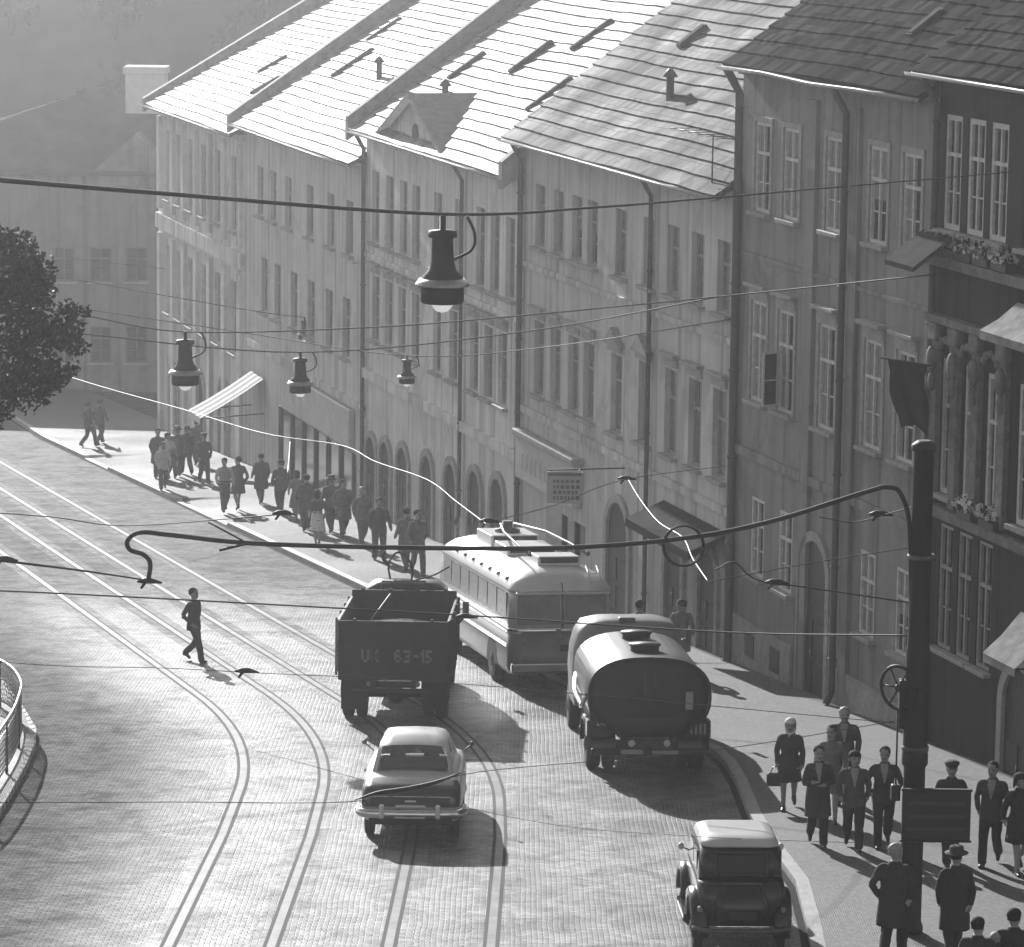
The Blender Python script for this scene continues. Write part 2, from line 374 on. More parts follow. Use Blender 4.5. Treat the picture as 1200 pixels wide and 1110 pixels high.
for i in range(1, len(kerb) - 1):
    A, Bq = kerb[i], kerb[i + 1]; o1 = (A - inner[i]) * .55; o2 = (Bq - inner[i + 1]) * .55
    gu.add([(A.x, A.y, gz(A.y) + .004), (Bq.x, Bq.y, gz(Bq.y) + .004), (Bq.x + o2.x, Bq.y + o2.y, gz(Bq.y + o2.y) + .004), (A.x + o1.x, A.y + o1.y, gz(A.y + o1.y) + .004)], [(3, 2, 1, 0)])
structure(gu.build('kerb_shade_strip', mat('kerb_shade', .03, .95, spec=.05, var=.4)))  # dark strip laid in for the shade along the kerb face
fac = []
for p in kerb:
    t = (p - FB).dot(FD); q = FB + FD * t + FN * 0.6; fac.append(q)
rows = 5
for i in range(len(kerb) - 1):
    for r in range(rows):
        def pt(k, u):
            p = inner[k].lerp(fac[k], u) if k > 1 else inner[k].lerp(fpt(95, -1), u)
            hh = kh(k) + (KH - kh(k)) * min(1, u * 3); return Vector((p.x, p.y, gz(p.y) + hh))
        sw.add([pt(i, r / rows), pt(i, (r + 1) / rows), pt(i + 1, (r + 1) / rows), pt(i + 1, r / rows)], [(0, 1, 2, 3)])
sw.f = [tuple(reversed(f)) for f in sw.f]
structure(sw.build('sidewalk', M_walk))

# tram rails: straight towards us, then a long curve to follow the houses
def rail_line(x0, y0, gauge_off):
    pts = []
    Rr = 45.0; ang = R_(16.25)
    for y in (20, 45, 55, 60, 64): pts.append(Vector((x0 + gauge_off + (y - 62) * .012, y, 0)))
    cx = x0 - Rr
    for k in range(0, 13):
        a = ang * k / 12; rr = Rr + gauge_off
        pts.append(Vector((cx + rr * math.cos(a), y0 + rr * math.sin(a), 0)))
    e = pts[-1]; dr = Vector((-math.sin(ang), math.cos(ang), 0))
    for s in (8, 18, 32, 50, 75, 100, 140): pts.append(e + dr * s)
    return pts
def strip(mb, pts, o0, o1, z):
    v = []
    for i, p in enumerate(pts):
        t = (pts[min(i + 1, len(pts) - 1)] - pts[max(i - 1, 0)]).normalized(); nn = Vector((t.y, -t.x, 0))
        for o in (o0, o1): q = p + nn * o; v.append((q.x, q.y, gz(q.y) + z))
    mb.add(v, [(2 * i, 2 * i + 1, 2 * i + 3, 2 * i + 2) for i in range(len(pts) - 1)])
bed = MB(); rl = MB(); gv = MB()
for x0, y0 in ((-4.22, 68.0), (-0.92, 67.0)):
    for go in (-.77, .77):
        p = rail_line(x0, y0, go)
        strip(bed, p, -.34, .34, .004)
        strip(gv, p, -.125, -.068, .008); strip(gv, p, .068, .125, .008)
        strip(rl, p, -.065, .065, .0095)
bo_ = structure(bed.build('track_bed', M_band)); wa_ = bo_.data.attributes.new('wear_glare', 'FLOAT', 'POINT')
for i_, v_ in enumerate(bo_.data.vertices): wa_.data[i_].value = 1.0 - .72 * sst(78, 98, v_.co.y)  # glare on the track setts painted to fade with distance
structure(gv.build('rail_grooves', M_groove)); structure(rl.build('tram_rails', M_rail))

# ------------------------------------------------------------------ houses
WIN = {}
def window_meshes(w, h, kind, var=0):
    k = (round(w, 2), round(h, 2), kind, var)
    if k in WIN: return WIN[k]
    p = MB(); p.box(-w / 2, w / 2, -.02, 0, 0, h, 0)
    f = MB(); fw = .075; pm = M_white if kind in ('white', 'grand') else (mat('dull_paint', .12, .8) if kind == 'dull' else M_grey_paint)
    if kind == 'grand': fw = .11
    for a, b in ((-w / 2, -w / 2 + fw), (w / 2 - fw, w / 2)): f.box(a, b, .003, .07, 0, h)
    f.box(-w / 2 + fw, w / 2 - fw, .003, .07, 0, fw); f.box(-w / 2 + fw, w / 2 - fw, .003, .07, h - fw, h)
    f.box(-w / 2 + fw, w / 2 - fw, .003, .075, h * .64, h * .64 + .075)                      # transom
    f.box(-.03, .03, .003, .066, fw, h * .64 - .002); f.box(-.03, .03, .003, .066, h * .64 + .077, h - fw)
    if kind != 'shop':
        for q in (-1, 1):
            a, b = (-w / 2 + fw, -.032) if q < 0 else (.032, w / 2 - fw)
            f.box(a, b, .003, .045, h * .32, h * .32 + .03)
    s = MB(); s.rbox(-w / 2 - .12, w / 2 + .12, -.05, .17, -.1, -.005, .015)
    c = MB(); n = 8
    for q in (-1, 1):                                                                        # curtains behind the glass, drawn differently in each room
        x0 = q * w / 2; x1 = q * w * ((.22, .36, .05, .28, .42)[var] if q < 0 else (.22, .30, .12, .40, .06)[var])
        vs = []
        for i in range(n + 1):
            x = x0 + (x1 - x0) * i / n; y = .0012 + .001 * (i % 2)
            vs += [(x, y, .02), (x, y, h - .03)]
        c.add(vs, [(2 * i, 2 * i + 1, 2 * i + 3, 2 * i + 2) for i in range(n)])
    if var in (2, 3): c.box(-w / 2 + .05, w / 2 - .05, .0026, .0036, h * (.62, .45)[var - 2], h - .02)             # a blind half way down
    hd = MB()
    hd.rbox(-w / 2 - .16, w / 2 + .16, -.04, .2, h + .30, h + .40, .02); hd.box(-w / 2 - .08, w / 2 + .08, -.04, .06, h + .08, h + .298)
    gb = MB()
    gb.add([(-w / 2 - .2, -.02, h + .25), (w / 2 + .2, -.02, h + .25), (0, -.02, h + .7), (-w / 2 - .2, .2, h + .25), (w / 2 + .2, .2, h + .25), (0, .2, h + .7)],
           [(0, 1, 2), (3, 5, 4), (0, 3, 4, 1), (1, 4, 5, 2), (2, 5, 3, 0)])
    gb.box(-w / 2 - .05, w / 2 + .05, -.02, .1, h + .08, h + .248)
    sr = MB(); sd = .13
    for a, b in ((-w / 2 - sd, -w / 2 - .004), (w / 2 + .004, w / 2 + sd)): sr.box(a, b, -.05, .035, -.02, h + sd)
    sr.box(-w / 2 - .004, w / 2 + .004, -.05, .035, h + .004, h + sd)
    r = dict(pane=p.mesh('pane', M_glass), frame=f.mesh('frame', pm), sill=s.mesh('sill', M_stone), curtain=c.mesh('curtain', M_curtain),
             hood=hd.mesh('hood', M_stone), gable=gb.mesh('gable_hood', M_stone), surround=sr.mesh('surround', M_stone))
    WIN[k] = r; return r

def add_window(root, x, z, w, h, kind, hood=None, curtain=True, surround=False, rc=.2):
    rv = random.Random(round(x * 31 + z * 17 + w * 7)); me = window_meshes(w, h, kind, rv.randrange(5))
    o = link('window', me['pane'], root, (x, -rc, z))
    link('frame', me['frame'], o)
    s = link('sill', me['sill'], o, (0, rc, 0))
    if kind == 'white' and rv.random() < .2:                                      # a casement left standing open
        k = ('sash', round(w, 2), round(h, 2), kind)
        if k not in WIN:
            q = MB(); ww, hh = w * .44, h * .58
            for a, b_ in ((0, .05), (ww - .05, ww)): q.box(a, b_, -.02, .02, .08, hh)
            for a, b_ in ((.08, .13), (hh * .5, hh * .5 + .03), (hh - .05, hh)): q.box(.05, ww - .05, -.018, .018, a, b_)
            q.box(.05, ww - .05, -.004, .004, .13, hh - .05, 1)
            WIN[k] = q.mesh('open_sash', [M_white if kind == 'white' else M_grey_paint, M_glass])
        sd_ = 1 if rv.random() < .5 else -1
        op = link('open_sash', WIN[k], o, (-sd_ * w * .46, .09, 0)); op.rotation_euler = (0, 0, R_(rv.uniform(55, 95)) if sd_ > 0 else R_(180 - rv.uniform(55, 95)))
    if curtain: link('curtain', me['curtain'], o)
    if hood: link(hood, me['hood' if hood == 'hood' else 'gable'], o, (0, rc, 0))
    if surround: link('surround', me['surround'], o, (0, rc, 0))
    return o

def wall_mesh(L, z0, z1, holes, depth=9.0, rd=.22):
    """one facade sheet with real openings and reveals, and the house body behind it; local +Y faces the street"""
    mb = MB()
    X = sorted(set([0, L] + [v for h in holes for v in h[:2]])); Z = sorted(set([z0, z1] + [v for h in holes for v in h[2:4]]))
    inh = lambda x, z: any(h[0] - 1e-6 < x < h[1] + 1e-6 and h[2] - 1e-6 < z < h[3] + 1e-6 for h in holes)
    for i in range(len(X) - 1):
        for j in range(len(Z) - 1):
            if not inh((X[i] + X[i + 1]) / 2, (Z[j] + Z[j + 1]) / 2):
                mb.add([(X[i], 0, Z[j]), (X[i + 1], 0, Z[j]), (X[i + 1], 0, Z[j + 1]), (X[i], 0, Z[j + 1])], [(3, 2, 1, 0)])
    for a, b, c, d in [h[:4] for h in holes]:
        mb.add([(a, 0, c), (b, 0, c), (b, 0, d), (a, 0, d), (a, -rd, c), (b, -rd, c), (b, -rd, d), (a, -rd, d)],
               [(0, 1, 5, 4), (1, 2, 6, 5), (2, 3, 7, 6), (3, 0, 4, 7), (4, 5, 6, 7)])
    mb.add([(0, 0, z0), (L, 0, z0), (L, 0, z1), (0, 0, z1), (0, -depth, z0), (L, -depth, z0), (L, -depth, z1), (0, -depth, z1)],
           [(0, 3, 7, 4), (1, 5, 6, 2), (4, 7, 6, 5), (3, 2, 6, 7)])
    return mb

def roof_mesh(L, zE, over, pitch, slope, course=.42, verge=0.05, hip_far=0, thick=.12):
    """courses of tiles as real overlapping steps with a little waviness; uv in metres"""
    mb = MB(); uv = []
    ph = R_(pitch); cu = Vector((0, -math.cos(ph), math.sin(ph))); nn = Vector((0, math.sin(ph), math.cos(ph)))
    n = max(2, int(slope / course)); seg_n = max(4, int(L / .8)); o = Vector((0, over, zE))
    rnd = random.Random(int(L * 100 + pitch))
    wav = [[rnd.uniform(-.018, .018) for _ in range(seg_n + 1)] for _ in range(n + 1)]
    dip = [0.025 * math.sin(i * .45 + L) for i in range(seg_n + 1)]
    def x_end(s): return L + verge - hip_far * s * math.cos(ph)
    for r in range(n):
        s0 = r * course; s1 = s0 + course + .03
        vs = []; 
        for i in range(seg_n + 1):
            u = i / seg_n
            xa = -verge + (x_end(s0) + verge) * u; xb = -verge + (x_end(s1) + verge) * u
            a = o + cu * s0 + nn * (.062 + wav[r][i] + dip[i]); b = o + cu * s1 + nn * (.012 + wav[r + 1][i] + dip[i]); c = o + cu * s0 + nn * (-.012 + wav[r][i] * .5 + dip[i])
            vs += [(xa, a.y, a.z), (xb, b.y, b.z), (xa, c.y, c.z)]; uv += [(xa, s0), (xb, s1), (xa, s0)]
        fs = []
        for i in range(seg_n):
            fs += [(3 * i, 3 * i + 3, 3 * i + 4, 3 * i + 1), (3 * i + 2, 3 * i + 5, 3 * i + 3, 3 * i)]
        mb.add(vs, fs)
    # boarding underneath, verges and the rear slope
    S = n * course
    def P(x, s, d): q = o + cu * s + nn * d; return (x, q.y, q.z)
    vs = [P(-verge, 0, -.03), P(L + verge, 0, -.03), P(x_end(S), S, -.03), P(-verge, S, -.03), P(-verge, 0, -thick), P(L + verge, 0, -thick), P(x_end(S), S, -thick), P(-verge, S, -thick)]
    mb.add(vs, [(0, 3, 2, 1), (4, 5, 6, 7), (0, 1, 5, 4), (1, 2, 6, 5), (2, 3, 7, 6), (3, 0, 4, 7)]); uv += [(v[0], v[1]) for v in vs]
    top = o + cu * S
    vs = [(-verge, top.y + .02, top.z + .02), (x_end(S), top.y + .02, top.z + .02), (x_end(S), top.y - S * math.cos(ph), zE), (-verge, top.y - S * math.cos(ph), zE)]
    mb.add(vs, [(3, 2, 1, 0)]); uv += [(v[0], v[1]) for v in vs]
    if hip_far:
        e = o + cu * S
        vs = [(L + verge, over, zE), (x_end(S), e.y, e.z), (L + verge, e.y - S * math.cos(ph), zE)]
        mb.add(vs, [(2, 1, 0), (0, 1, 2)]); uv += [(v[1], v[2]) for v in vs]
    mb.uv = uv
    return mb, o, cu, nn

def house(name, label, t0, t1, zE, pitch, wall_m, tile_m, wins, over=.55, slope=11, course=.42, hip_far=0, doors=(), base_extra=0, recess=.2, gutter=True, wall_top=None, category='building'):
    L = t1 - t0; root_p = fpt(t0); zb = gz(fpt(t1).y) - 1.0; zb = min(zb, gz(root_p.y) - 1.0)
    r = thing(name, label, category, (root_p.x, root_p.y, root_p.z), RZ)
    z_ = lambda z: z - root_p.z
    holes = []
    for w in wins: holes.append((w['t'] - t0 - w['w'] / 2, w['t'] - t0 + w['w'] / 2, z_(w['z']), z_(w['z'] + w['h'])))
    for d in doors: holes.append((d['t'] - t0 - d['w'] / 2, d['t'] - t0 + d['w'] / 2, z_(d['z']), z_(d['z'] + d['h'])))
    wt = zE + (over * math.tan(R_(pitch))) - .14
    wall_mesh(L, z_(zb), z_(wt), holes, rd=recess + .02).build('wall', wall_m, r)
    for w in wins:
        add_window(r, w['t'] - t0, z_(w['z']), w['w'], w['h'], w.get('kind', 'white'), w.get('hood'), w.get('curtain', True), w.get('surround', False), recess)
    mb, o, cu, nn = roof_mesh(L, z_(zE), over, pitch, slope, course, hip_far=hip_far)
    rf = mb.build('roof', tile_m, r)
    if gutter:
        gm = MB(); rad = .085; ring = []
        rings = []
        for x in (-.1, L * .25, L * .5, L * .75, L + .1):
            dz = -.03 * math.sin(x * 1.3)
            rings.append([Vector((x, over + .07 + rad * math.cos(a), z_(zE) + dz - .02 + rad * math.sin(a))) for a in [PI + PI * k / 8 for k in range(9)]] +
                         [Vector((x, over + .07 + (rad - .012) * math.cos(a), z_(zE) + dz - .02 + (rad - .012) * math.sin(a))) for a in [2 * PI - PI * k / 8 for k in range(9)]])
        gm.loft(rings, smooth=True); gm.build('gutter', M_zinc, r)
        cn = MB(); cn.box(-.0, L, .002, .14, z_(wt) - .45, z_(wt) - .30); cn.box(-.0, L, .002, over - .12, z_(wt) - .298, z_(wt) - .21)
        cn.build('cornice', wall_m, r)
    return r, z_, rf, (o, cu, nn)

def roof_bits(rf, frame, spec, t0):
    """hatches, vents and chimneys standing on a roof"""
    o, cu, nn = frame
    for kind, x, s, *a in spec:
        p = o + cu * s; q = Vector((x, p.y, p.z))
        if kind == 'hatch':
            w, l = a; mb = MB()
            M = Matrix.Translation(q) @ Matrix((Vector((1, 0, 0)), cu, nn)).transposed().to_4x4()
            w *= .6; mb.box(-w / 2, w / 2, 0, l, .0, .13, 0, M); mb.box(-w / 2 + .05, w / 2 - .05, .05, l - .05, .13, .15, 1, M)
            mb.build('roof_hatch', [mat('hatch_sheet', .05, .9, spec=.05), mat('hatch_lid', .03, .9, spec=.05)], rf)
        elif kind == 'chimney':
            w, d, h = a; mb = MB()
            mb.box(x - w / 2, x + w / 2, q.y - d / 2, q.y + d / 2, q.z - .6, q.z + h); mb.rbox(x - w / 2 - .08, x + w / 2 + .08, q.y - d / 2 - .08, q.y + d / 2 + .08, q.z + h + .002, q.z + h + .14, .02)
            for k in (-1, 1): mb.lathe([(.09, q.z + h + .13), (.075, q.z + h + .5)], 10, (x + k * w * .22, q.y, 0))
            mb.build('chimney', M_brick, rf)
        elif kind == 'vent':
            mb = MB(); mb.lathe([(.10, q.z - .2), (.10, q.z + .55), (.20, q.z + .58), (.05, q.z + .78)], 12, (x, q.y, 0)); mb.build('vent_pipe', M_pipe, rf)

def parapet(rf, frame, x, w, h0, h1, smax, far_ext=0):
    """fire wall between two roofs, standing a little above the tiles"""
    o, cu, nn = frame; mb = MB()
    a = o + cu * -.05; b = o + cu * smax; vs = []
    for xx in (x, x + w):
        for p, h in ((a, h0), (b, h1)):
            vs += [(xx, p.y, p.z - .3), (xx, p.y, p.z + h)]
    mb.add(vs, [(0, 2, 3, 1), (4, 5, 7, 6), (1, 3, 7, 5), (0, 1, 5, 4), (2, 6, 7, 3), (0, 4, 6, 2)])
    mb.build('fire_wall', M_brick, rf)
def W_(ts, z, h, w, **k): return [dict(t=t, z=z, h=h, w=w, **k) for t in ts]
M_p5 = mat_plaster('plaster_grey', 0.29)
M_p4 = mat_plaster('plaster_ochre', 0.58)
M_p3 = mat_plaster('plaster_pale', 0.74)  # far fronts lightened in the plaster colour to stand for haze
M_p2 = mat_plaster('plaster_dull', 0.66)
M_p1 = mat_plaster('plaster_light', 0.72)
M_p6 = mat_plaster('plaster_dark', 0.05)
M_pE = mat_plaster('plaster_far', 0.22)

def drainpipe(r, x, z0, z1, rad=.07, y=.12):
    mb = MB(); mb.tube([(x, y + .35, z1 + .25), (x, y + .2, z1), (x, y, z1 - .35), (x, y, z0 + .3), (x, y + .12, z0 + .05)], rad, 10)
    k = z0 + 1
    while k < z1 - .6: mb.lathe([(rad + .018, k), (rad + .018, k + .06)], 10, (x, y, 0)); k += 2.0
    mb.build('drainpipe', M_pipe, r)

def arch_door(r, x, z0, w, h, depth=.45):
    """arched doorway: stone surround, dark leaf set back"""
    zs = z0 + h - w / 2
    n = 12; mb = MB(); o = []; i_ = []
    pts = [(-w / 2, z0)] + [(-w / 2 * math.cos(PI * k / n), zs + w / 2 * math.sin(PI * k / n)) for k in range(n + 1)] + [(w / 2, z0)]
    ww = w / 2 + .22
    out = [(-ww, z0)] + [(-ww * math.cos(PI * k / n), zs + ww * math.sin(PI * k / n)) for k in range(n + 1)] + [(ww, z0)]
    for a, b in zip(pts, out):
        o.append((a, b))
    vs = []
    for a, b in o: vs += [(x + a[0], .09, a[1]), (x + b[0], .09, b[1]), (x + a[0], -.02, a[1]), (x + b[0], -.02, b[1])]
    fs = []
    for k in range(len(o) - 1):
        q = 4 * k; fs += [(q, q + 1, q + 5, q + 4), (q + 1, q + 3, q + 7, q + 5), (q, q + 4, q + 6, q + 2)]
    mb.add(vs, fs); mb.build('door_surround', M_stone, r)
    d = MB(); vs = [(x + a[0], -.015 + .02, a[1]) for a, b in o]; d.add(vs, [tuple(range(len(vs)))])
    dd = d.build('door', M_dark, r)
    t = MB()
    for s in (-1, 1):
        for zz in (.25, .5): t.rbox(x + s * w * .25 - w * .17, x + s * w * .25 + w * .17, .005, .03, z0 + h * zz - h * .2, z0 + h * zz, .008)
    t.build('door_panels', M_dark, dd)
    hnd = MB(); hnd.tube([(x + .06, .01, z0 + 1.0), (x + .06, .07, z0 + 1.0), (x + .06, .07, z0 + 1.15)], .012, 6); hnd.build('handle', M_chrome, dd)

# --- B5: the near grey house with pilasters
wins = (W_([-1.45, -3.28, -5.9, -8.45, -10.28], 4.28, 2.0, .98, kind='white', surround=True)
        + W_([-1.45, -3.2, -5.75, -8.42, -10.22], 0.0, 2.26, 1.0, kind='white', hood='hood', surround=True)
        + W_([-1.62, -3.45, -8.4, -10.42], -3.98, 1.78, .85, kind='white', surround=False))
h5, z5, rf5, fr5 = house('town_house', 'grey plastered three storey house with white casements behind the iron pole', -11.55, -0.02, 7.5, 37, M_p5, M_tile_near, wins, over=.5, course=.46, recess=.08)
for t in (-7.25, -4.72):
    mb = MB(); mb.box(t + 11.55 - .22, t + 11.55 + .22, .002, .09, z5(-6.9), z5(7.0)); mb.build('pilaster', M_p5, h5)
drainpipe(h5, 11.55 - 7.0, z5(-5.8), z5(7.2), .08, .2)
drainpipe(h5, 11.55 - .12, z5(-6.5), z5(7.2), .10, .12)  # dark pipe put in for the shadow gap at the house corner
for a_, b_, c_ in ((0, 4.95, -5.0), (7.5, 11.3, -5.1)):
    mb = MB(); mb.box(a_, b_, .002, .07, z5(-7.3), z5(c_)); mb.build('plinth', M_stone, h5)
mb = MB(); mb.box(0, 11.5, .002, .08, z5(-1.35), z5(-1.15)); mb.box(0, 11.5, .002, .05, z5(3.2), z5(3.3)); mb.build('string_course', M_p5, h5)
arch_door(h5, 11.55 - 5.4, z5(-6.05), 1.55, 3.55)
for t in (-1.45, -3.1):
    mb = MB(); mb.box(t + 11.55 - .3, t + 11.55 + .3, .06, .085, z5(-5.9), z5(-5.35)); mb.build('cellar_grating', M_iron, h5)
roof_bits(rf5, fr5, [('hatch', 3.5, 1.6, .55, .9), ('hatch', 6.9, 3.2, .5, .8), ('chimney', 8.5, 7, 1.1, .6, 1.4), ('vent', 2.0, 3.1)], -11.55)

# --- B4: long house with the painted shop sign
wins = (W_([15.9, 14.2, 12.55, 11.2, 8.8, 6.55, 4.7, 2.9, 1.05], 1.7, 1.68, .9, kind='grey')
        + W_([15.85, 14.3, 12.7, 11.35], -2.3, 2.0, .92, kind='grey', hood='hood') + W_([9.0], -2.3, 2.0, .92, kind='grey', hood='gable_hood')
        + W_([6.74], -2.2, 2.0, .92, kind='grey', hood='gable_hood') + W_([4.7, 2.9, 1.15], -2.2, 2.1, .92, kind='grey', hood='hood'))
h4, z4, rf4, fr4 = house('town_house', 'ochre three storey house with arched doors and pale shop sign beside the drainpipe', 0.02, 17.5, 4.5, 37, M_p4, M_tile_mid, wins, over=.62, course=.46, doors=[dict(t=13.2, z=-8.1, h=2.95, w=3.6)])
drainpipe(h4, 6.1, z4(-6.9), z4(4.3), .06); drainpipe(h4, 17.4, z4(-8), z4(4.3), .08)
mb = MB(); mb.box(0, 17.3, .002, .09, z4(1.05), z4(1.2)); mb.box(0, 17.3, .002, .09, z4(-2.95), z4(-2.75)); mb.build('string_course', M_p4, h4)
for t, w, hh in ((8.55, 1.7, 2.9), (4.1, 1.2, 2.5), (1.6, 1.2, 2.4)): arch_door(h4, t, z4(gz(fpt(t).y) + .1), w, hh)
mb = MB(); mb.rbox(11.75, 17.1, .01, .28, z4(-4.72), z4(-3.55), .04)
sg = mb.build('shop_sign', M_banner, h4)
mb = MB(); mb.rbox(11.6, 17.2, .0, .36, z4(-3.545), z4(-3.38), .03); mb.build('sign_cornice', M_stone, sg)
mb = MB()
rnd = random.Random(3)
for k in range(10):
    x = 16.4 - k * .44; mb.box(x - .02, x + .02, .281, .29, z4(-4.4), z4(-3.95)); mb.box(x - .16, x - .021, .281, .29, z4(-4.0 - .2 * (k % 3)), z4(-3.95 - .2 * (k % 3)))
mb.build('sign_lettering', mat('faded_lettering', .33, .8), sg)
mb = MB(); mb.box(11.45, 14.95, -.2, -.15, z4(-8.0), z4(-5.16)); mb.build('shop_window', M_glass, h4)
mb = MB()
for x in (11.46, 12.6, 13.75, 14.9): mb.box(x - .05, x + .05, -.149, -.08, z4(-8.0), z4(-5.16))
mb.box(11.41, 14.95, -.149, -.09, z4(-7.4), z4(-7.3)); mb.build('shop_front', M_dark, h4)
mb = MB(); mb.add([(0.3, .02, z4(-3.35)), (5.0, .02, z4(-3.35)), (5.0, 1.0, z4(-3.75)), (.3, 1.0, z4(-3.75)), (0.3, .02, z4(-3.45)), (5.0, .02, z4(-3.45)), (5.0, 1.0, z4(-3.95)), (.3, 1.0, z4(-3.95))],
                  [(0, 1, 2, 3), (7, 6, 5, 4), (3, 2, 6, 7), (0, 3, 7, 4), (1, 5, 6, 2)]); mb.build('door_canopy', mat('tar_felt', .045, .95, spec=.03, var=.3), h4)
roof_bits(rf4, fr4, [('chimney', 6.0, 6.8, 1.2, .7, 1.5), ('hatch', 5.2, 3.4, .7, 1.0), ('hatch', 13, 4.4, .6, .9), ('vent', 9.5, 2.6)], 0)
mb = MB(); o, cu, nn = fr4; p = o + cu * .35
mb.tube([(1.0, p.y, p.z), (1.0, p.y, p.z + 1.15)], .018, 6); mb.tube([(-.3, p.y - .1, p.z + 1.1), (3.4, p.y + .2, p.z + 1.1)], .014, 6)
for k in range(6): x = -.2 + k * .65; mb.tube([(x, p.y - .35, p.z + 1.12), (x, p.y + .35, p.z + 1.12)], .01, 5)
mb.build('roof_aerial', M_iron, h4)

# --- B3: pale house with the gable
wins = (W_([34.0, 32.2, 30.5, 29.0, 26.45, 24.1, 21.8, 20.3, 18.75], -.02, 2.25, .92, kind='grey')
        + W_([33.9, 32.25, 30.6, 28.95, 26.45, 24.6, 22.35, 20.85, 19.4], -3.1, 2.05, .9, kind='grey', hood='hood'))
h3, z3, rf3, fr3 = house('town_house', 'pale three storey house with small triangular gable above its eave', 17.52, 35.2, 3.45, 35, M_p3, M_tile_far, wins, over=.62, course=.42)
drainpipe(h3, 23.4 - 17.52, z3(-7.2), z3(3.2), .06); drainpipe(h3, 35.1 - 17.52, z3(-8.5), z3(3.2), .07)
mb = MB(); mb.box(0, 17.5, .002, .16, z3(-4.4), z3(-4.1)); mb.box(0, 17.5, .002, .1, z3(-.55), z3(-.4)); mb.build('string_course', M_p3, h3)
for k, t in enumerate((34.2, 32.4, 30.2, 27.3, 24.6, 22.0, 19.6)): arch_door(h3, t - 17.52, z3(gz(fpt(t).y) + .1), 1.25, 2.5)
gx0, gx1, gza, gz0 = 24.0 - 17.52, 32.2 - 17.52, z3(5.0), z3(3.5)
gxm = (gx0 + gx1) / 2; back = -4.2
mb = MB(); mb.add([(gx0, .25, gz0 - .35), (gx1, .25, gz0 - .35), (gx1, .25, gz0), (gxm, .25, gza), (gx0, .25, gz0), (gx0, -.5, gz0 - .35), (gx1, -.5, gz0 - .35), (gx1, -.5, gz0), (gxm, -.5, gza), (gx0, -.5, gz0)],
                  [(4, 3, 2, 1, 0), (5, 6, 7, 8, 9), (0, 1, 6, 5), (1, 2, 7, 6), (4, 0, 5, 9)])
gb3 = mb.build('gable', M_p3, h3)
mb = MB()
for a, b in ((gx0 - .3, gxm), (gx1 + .3, gxm)):
    mb.add([(a, .55, gz0 - .1), (b, .55, gza + .05), (b, back, gza + .05), (a, back + 3.2, gz0 - .1), (a, .55, gz0 - .22), (b, .55, gza - .07)], [(0, 1, 2, 3), (4, 5, 1, 0), (3, 2, 1, 0)])
mb.build('gable_roof', M_zinc, gb3)
mb = MB(); mb.lathe([(.3, .26), (.3, .3)], 16, (gxm, 0, gz0 + .35), 'y'); mb.build('gable_light', M_glass, gb3)
roof_bits(rf3, fr3, [('hatch', 4.5, 2.5, .5, 1.6), ('hatch', 10, 3.8, .5, 1.6), ('hatch', 14.5, 3.0, .5, 1.4), ('hatch', 7.5, 5.2, .5, 1.5), ('vent', 12, 2.0)], 0)

parapet(rf3, fr3, -.12, .34, .45, 1.5, 11)
parapet(rf3, fr3, 17.5, .34, .45, .8, 11)
# --- B2: plain house with the shop and the white awning
wins = (W_([50.8, 48.7, 46.3, 43.0, 40.0, 37.4], -.75, 1.75, .95, kind='grey')
        + W_([50.1, 48.0, 45.4, 42.8, 40.2, 37.8], -4.15, 1.95, .95, kind='grey', curtain=False))
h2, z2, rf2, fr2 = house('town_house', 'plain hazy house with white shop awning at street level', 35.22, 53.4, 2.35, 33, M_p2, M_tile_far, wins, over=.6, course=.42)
mb = MB(); mb.box(0, 18.1, .002, .12, z2(-5.6), z2(-5.35)); mb.build('string_course', M_p2, h2)
mb = MB(); mb.rbox(1.3, 7.6, .01, .22, z2(-7.0), z2(-5.7), .03); mb.build('shop_sign', M_banner, h2)
mb = MB(); mb.box(1.2, 12, .003, .04, z2(-9.9), z2(-7.15)); mb.build('shop_window', M_glass, h2)
for k in range(7):
    mb = MB(); mb.box(1.2 + k * 1.8 - .07, 1.2 + k * 1.8 + .07, .042, .12, z2(-10.2), z2(-7.1)); mb.build('shop_front_post', M_dark, h2)
roof_bits(rf2, fr2, [('hatch', 6, 3.6, .6, 1.7), ('hatch', 14, 3.4, .5, 1.8), ('vent', 9, 3.9), ('hatch', 3.5, 5.2, .5, 1.6), ('hatch', 16, 5.5, .5, 1.5)], 0)

parapet(rf2, fr2, 18.0, .36, .35, .7, 11)
# --- B1: end house with light pilasters
wins = (W_([67.9, 65.6, 63.4, 60.8, 58.3, 55.3], -1.75, 2.75, 1.0, kind='grey')
        + W_([67.9, 65.6, 63.4, 60.8, 58.3, 55.3], -6.3, 2.7, 1.05, kind='grey'))
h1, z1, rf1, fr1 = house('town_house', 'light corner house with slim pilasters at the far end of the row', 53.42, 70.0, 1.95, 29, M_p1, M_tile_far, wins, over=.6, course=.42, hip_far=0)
for t in (69.4, 66.7, 64.5, 62.1, 59.5, 56.8, 54.0):
    mb = MB(); mb.box(t - 53.42 - .28, t - 53.42 + .28, .002, .14, z1(-2.2), z1(1.5)); mb.box(t - 53.42 - .28, t - 53.42 + .28, .002, .14, z1(-11.5), z1(-3.2)); mb.build('pilaster', M_p1, h1)
mb = MB(); mb.box(0, 16.5, .002, .16, z1(-3.0), z1(-2.4)); mb.build('string_course', M_p1, h1)
for t in (66.7, 61.5, 57): arch_door(h1, t - 53.42, z1(gz(fpt(t).y) + .1), 1.6, 2.8)
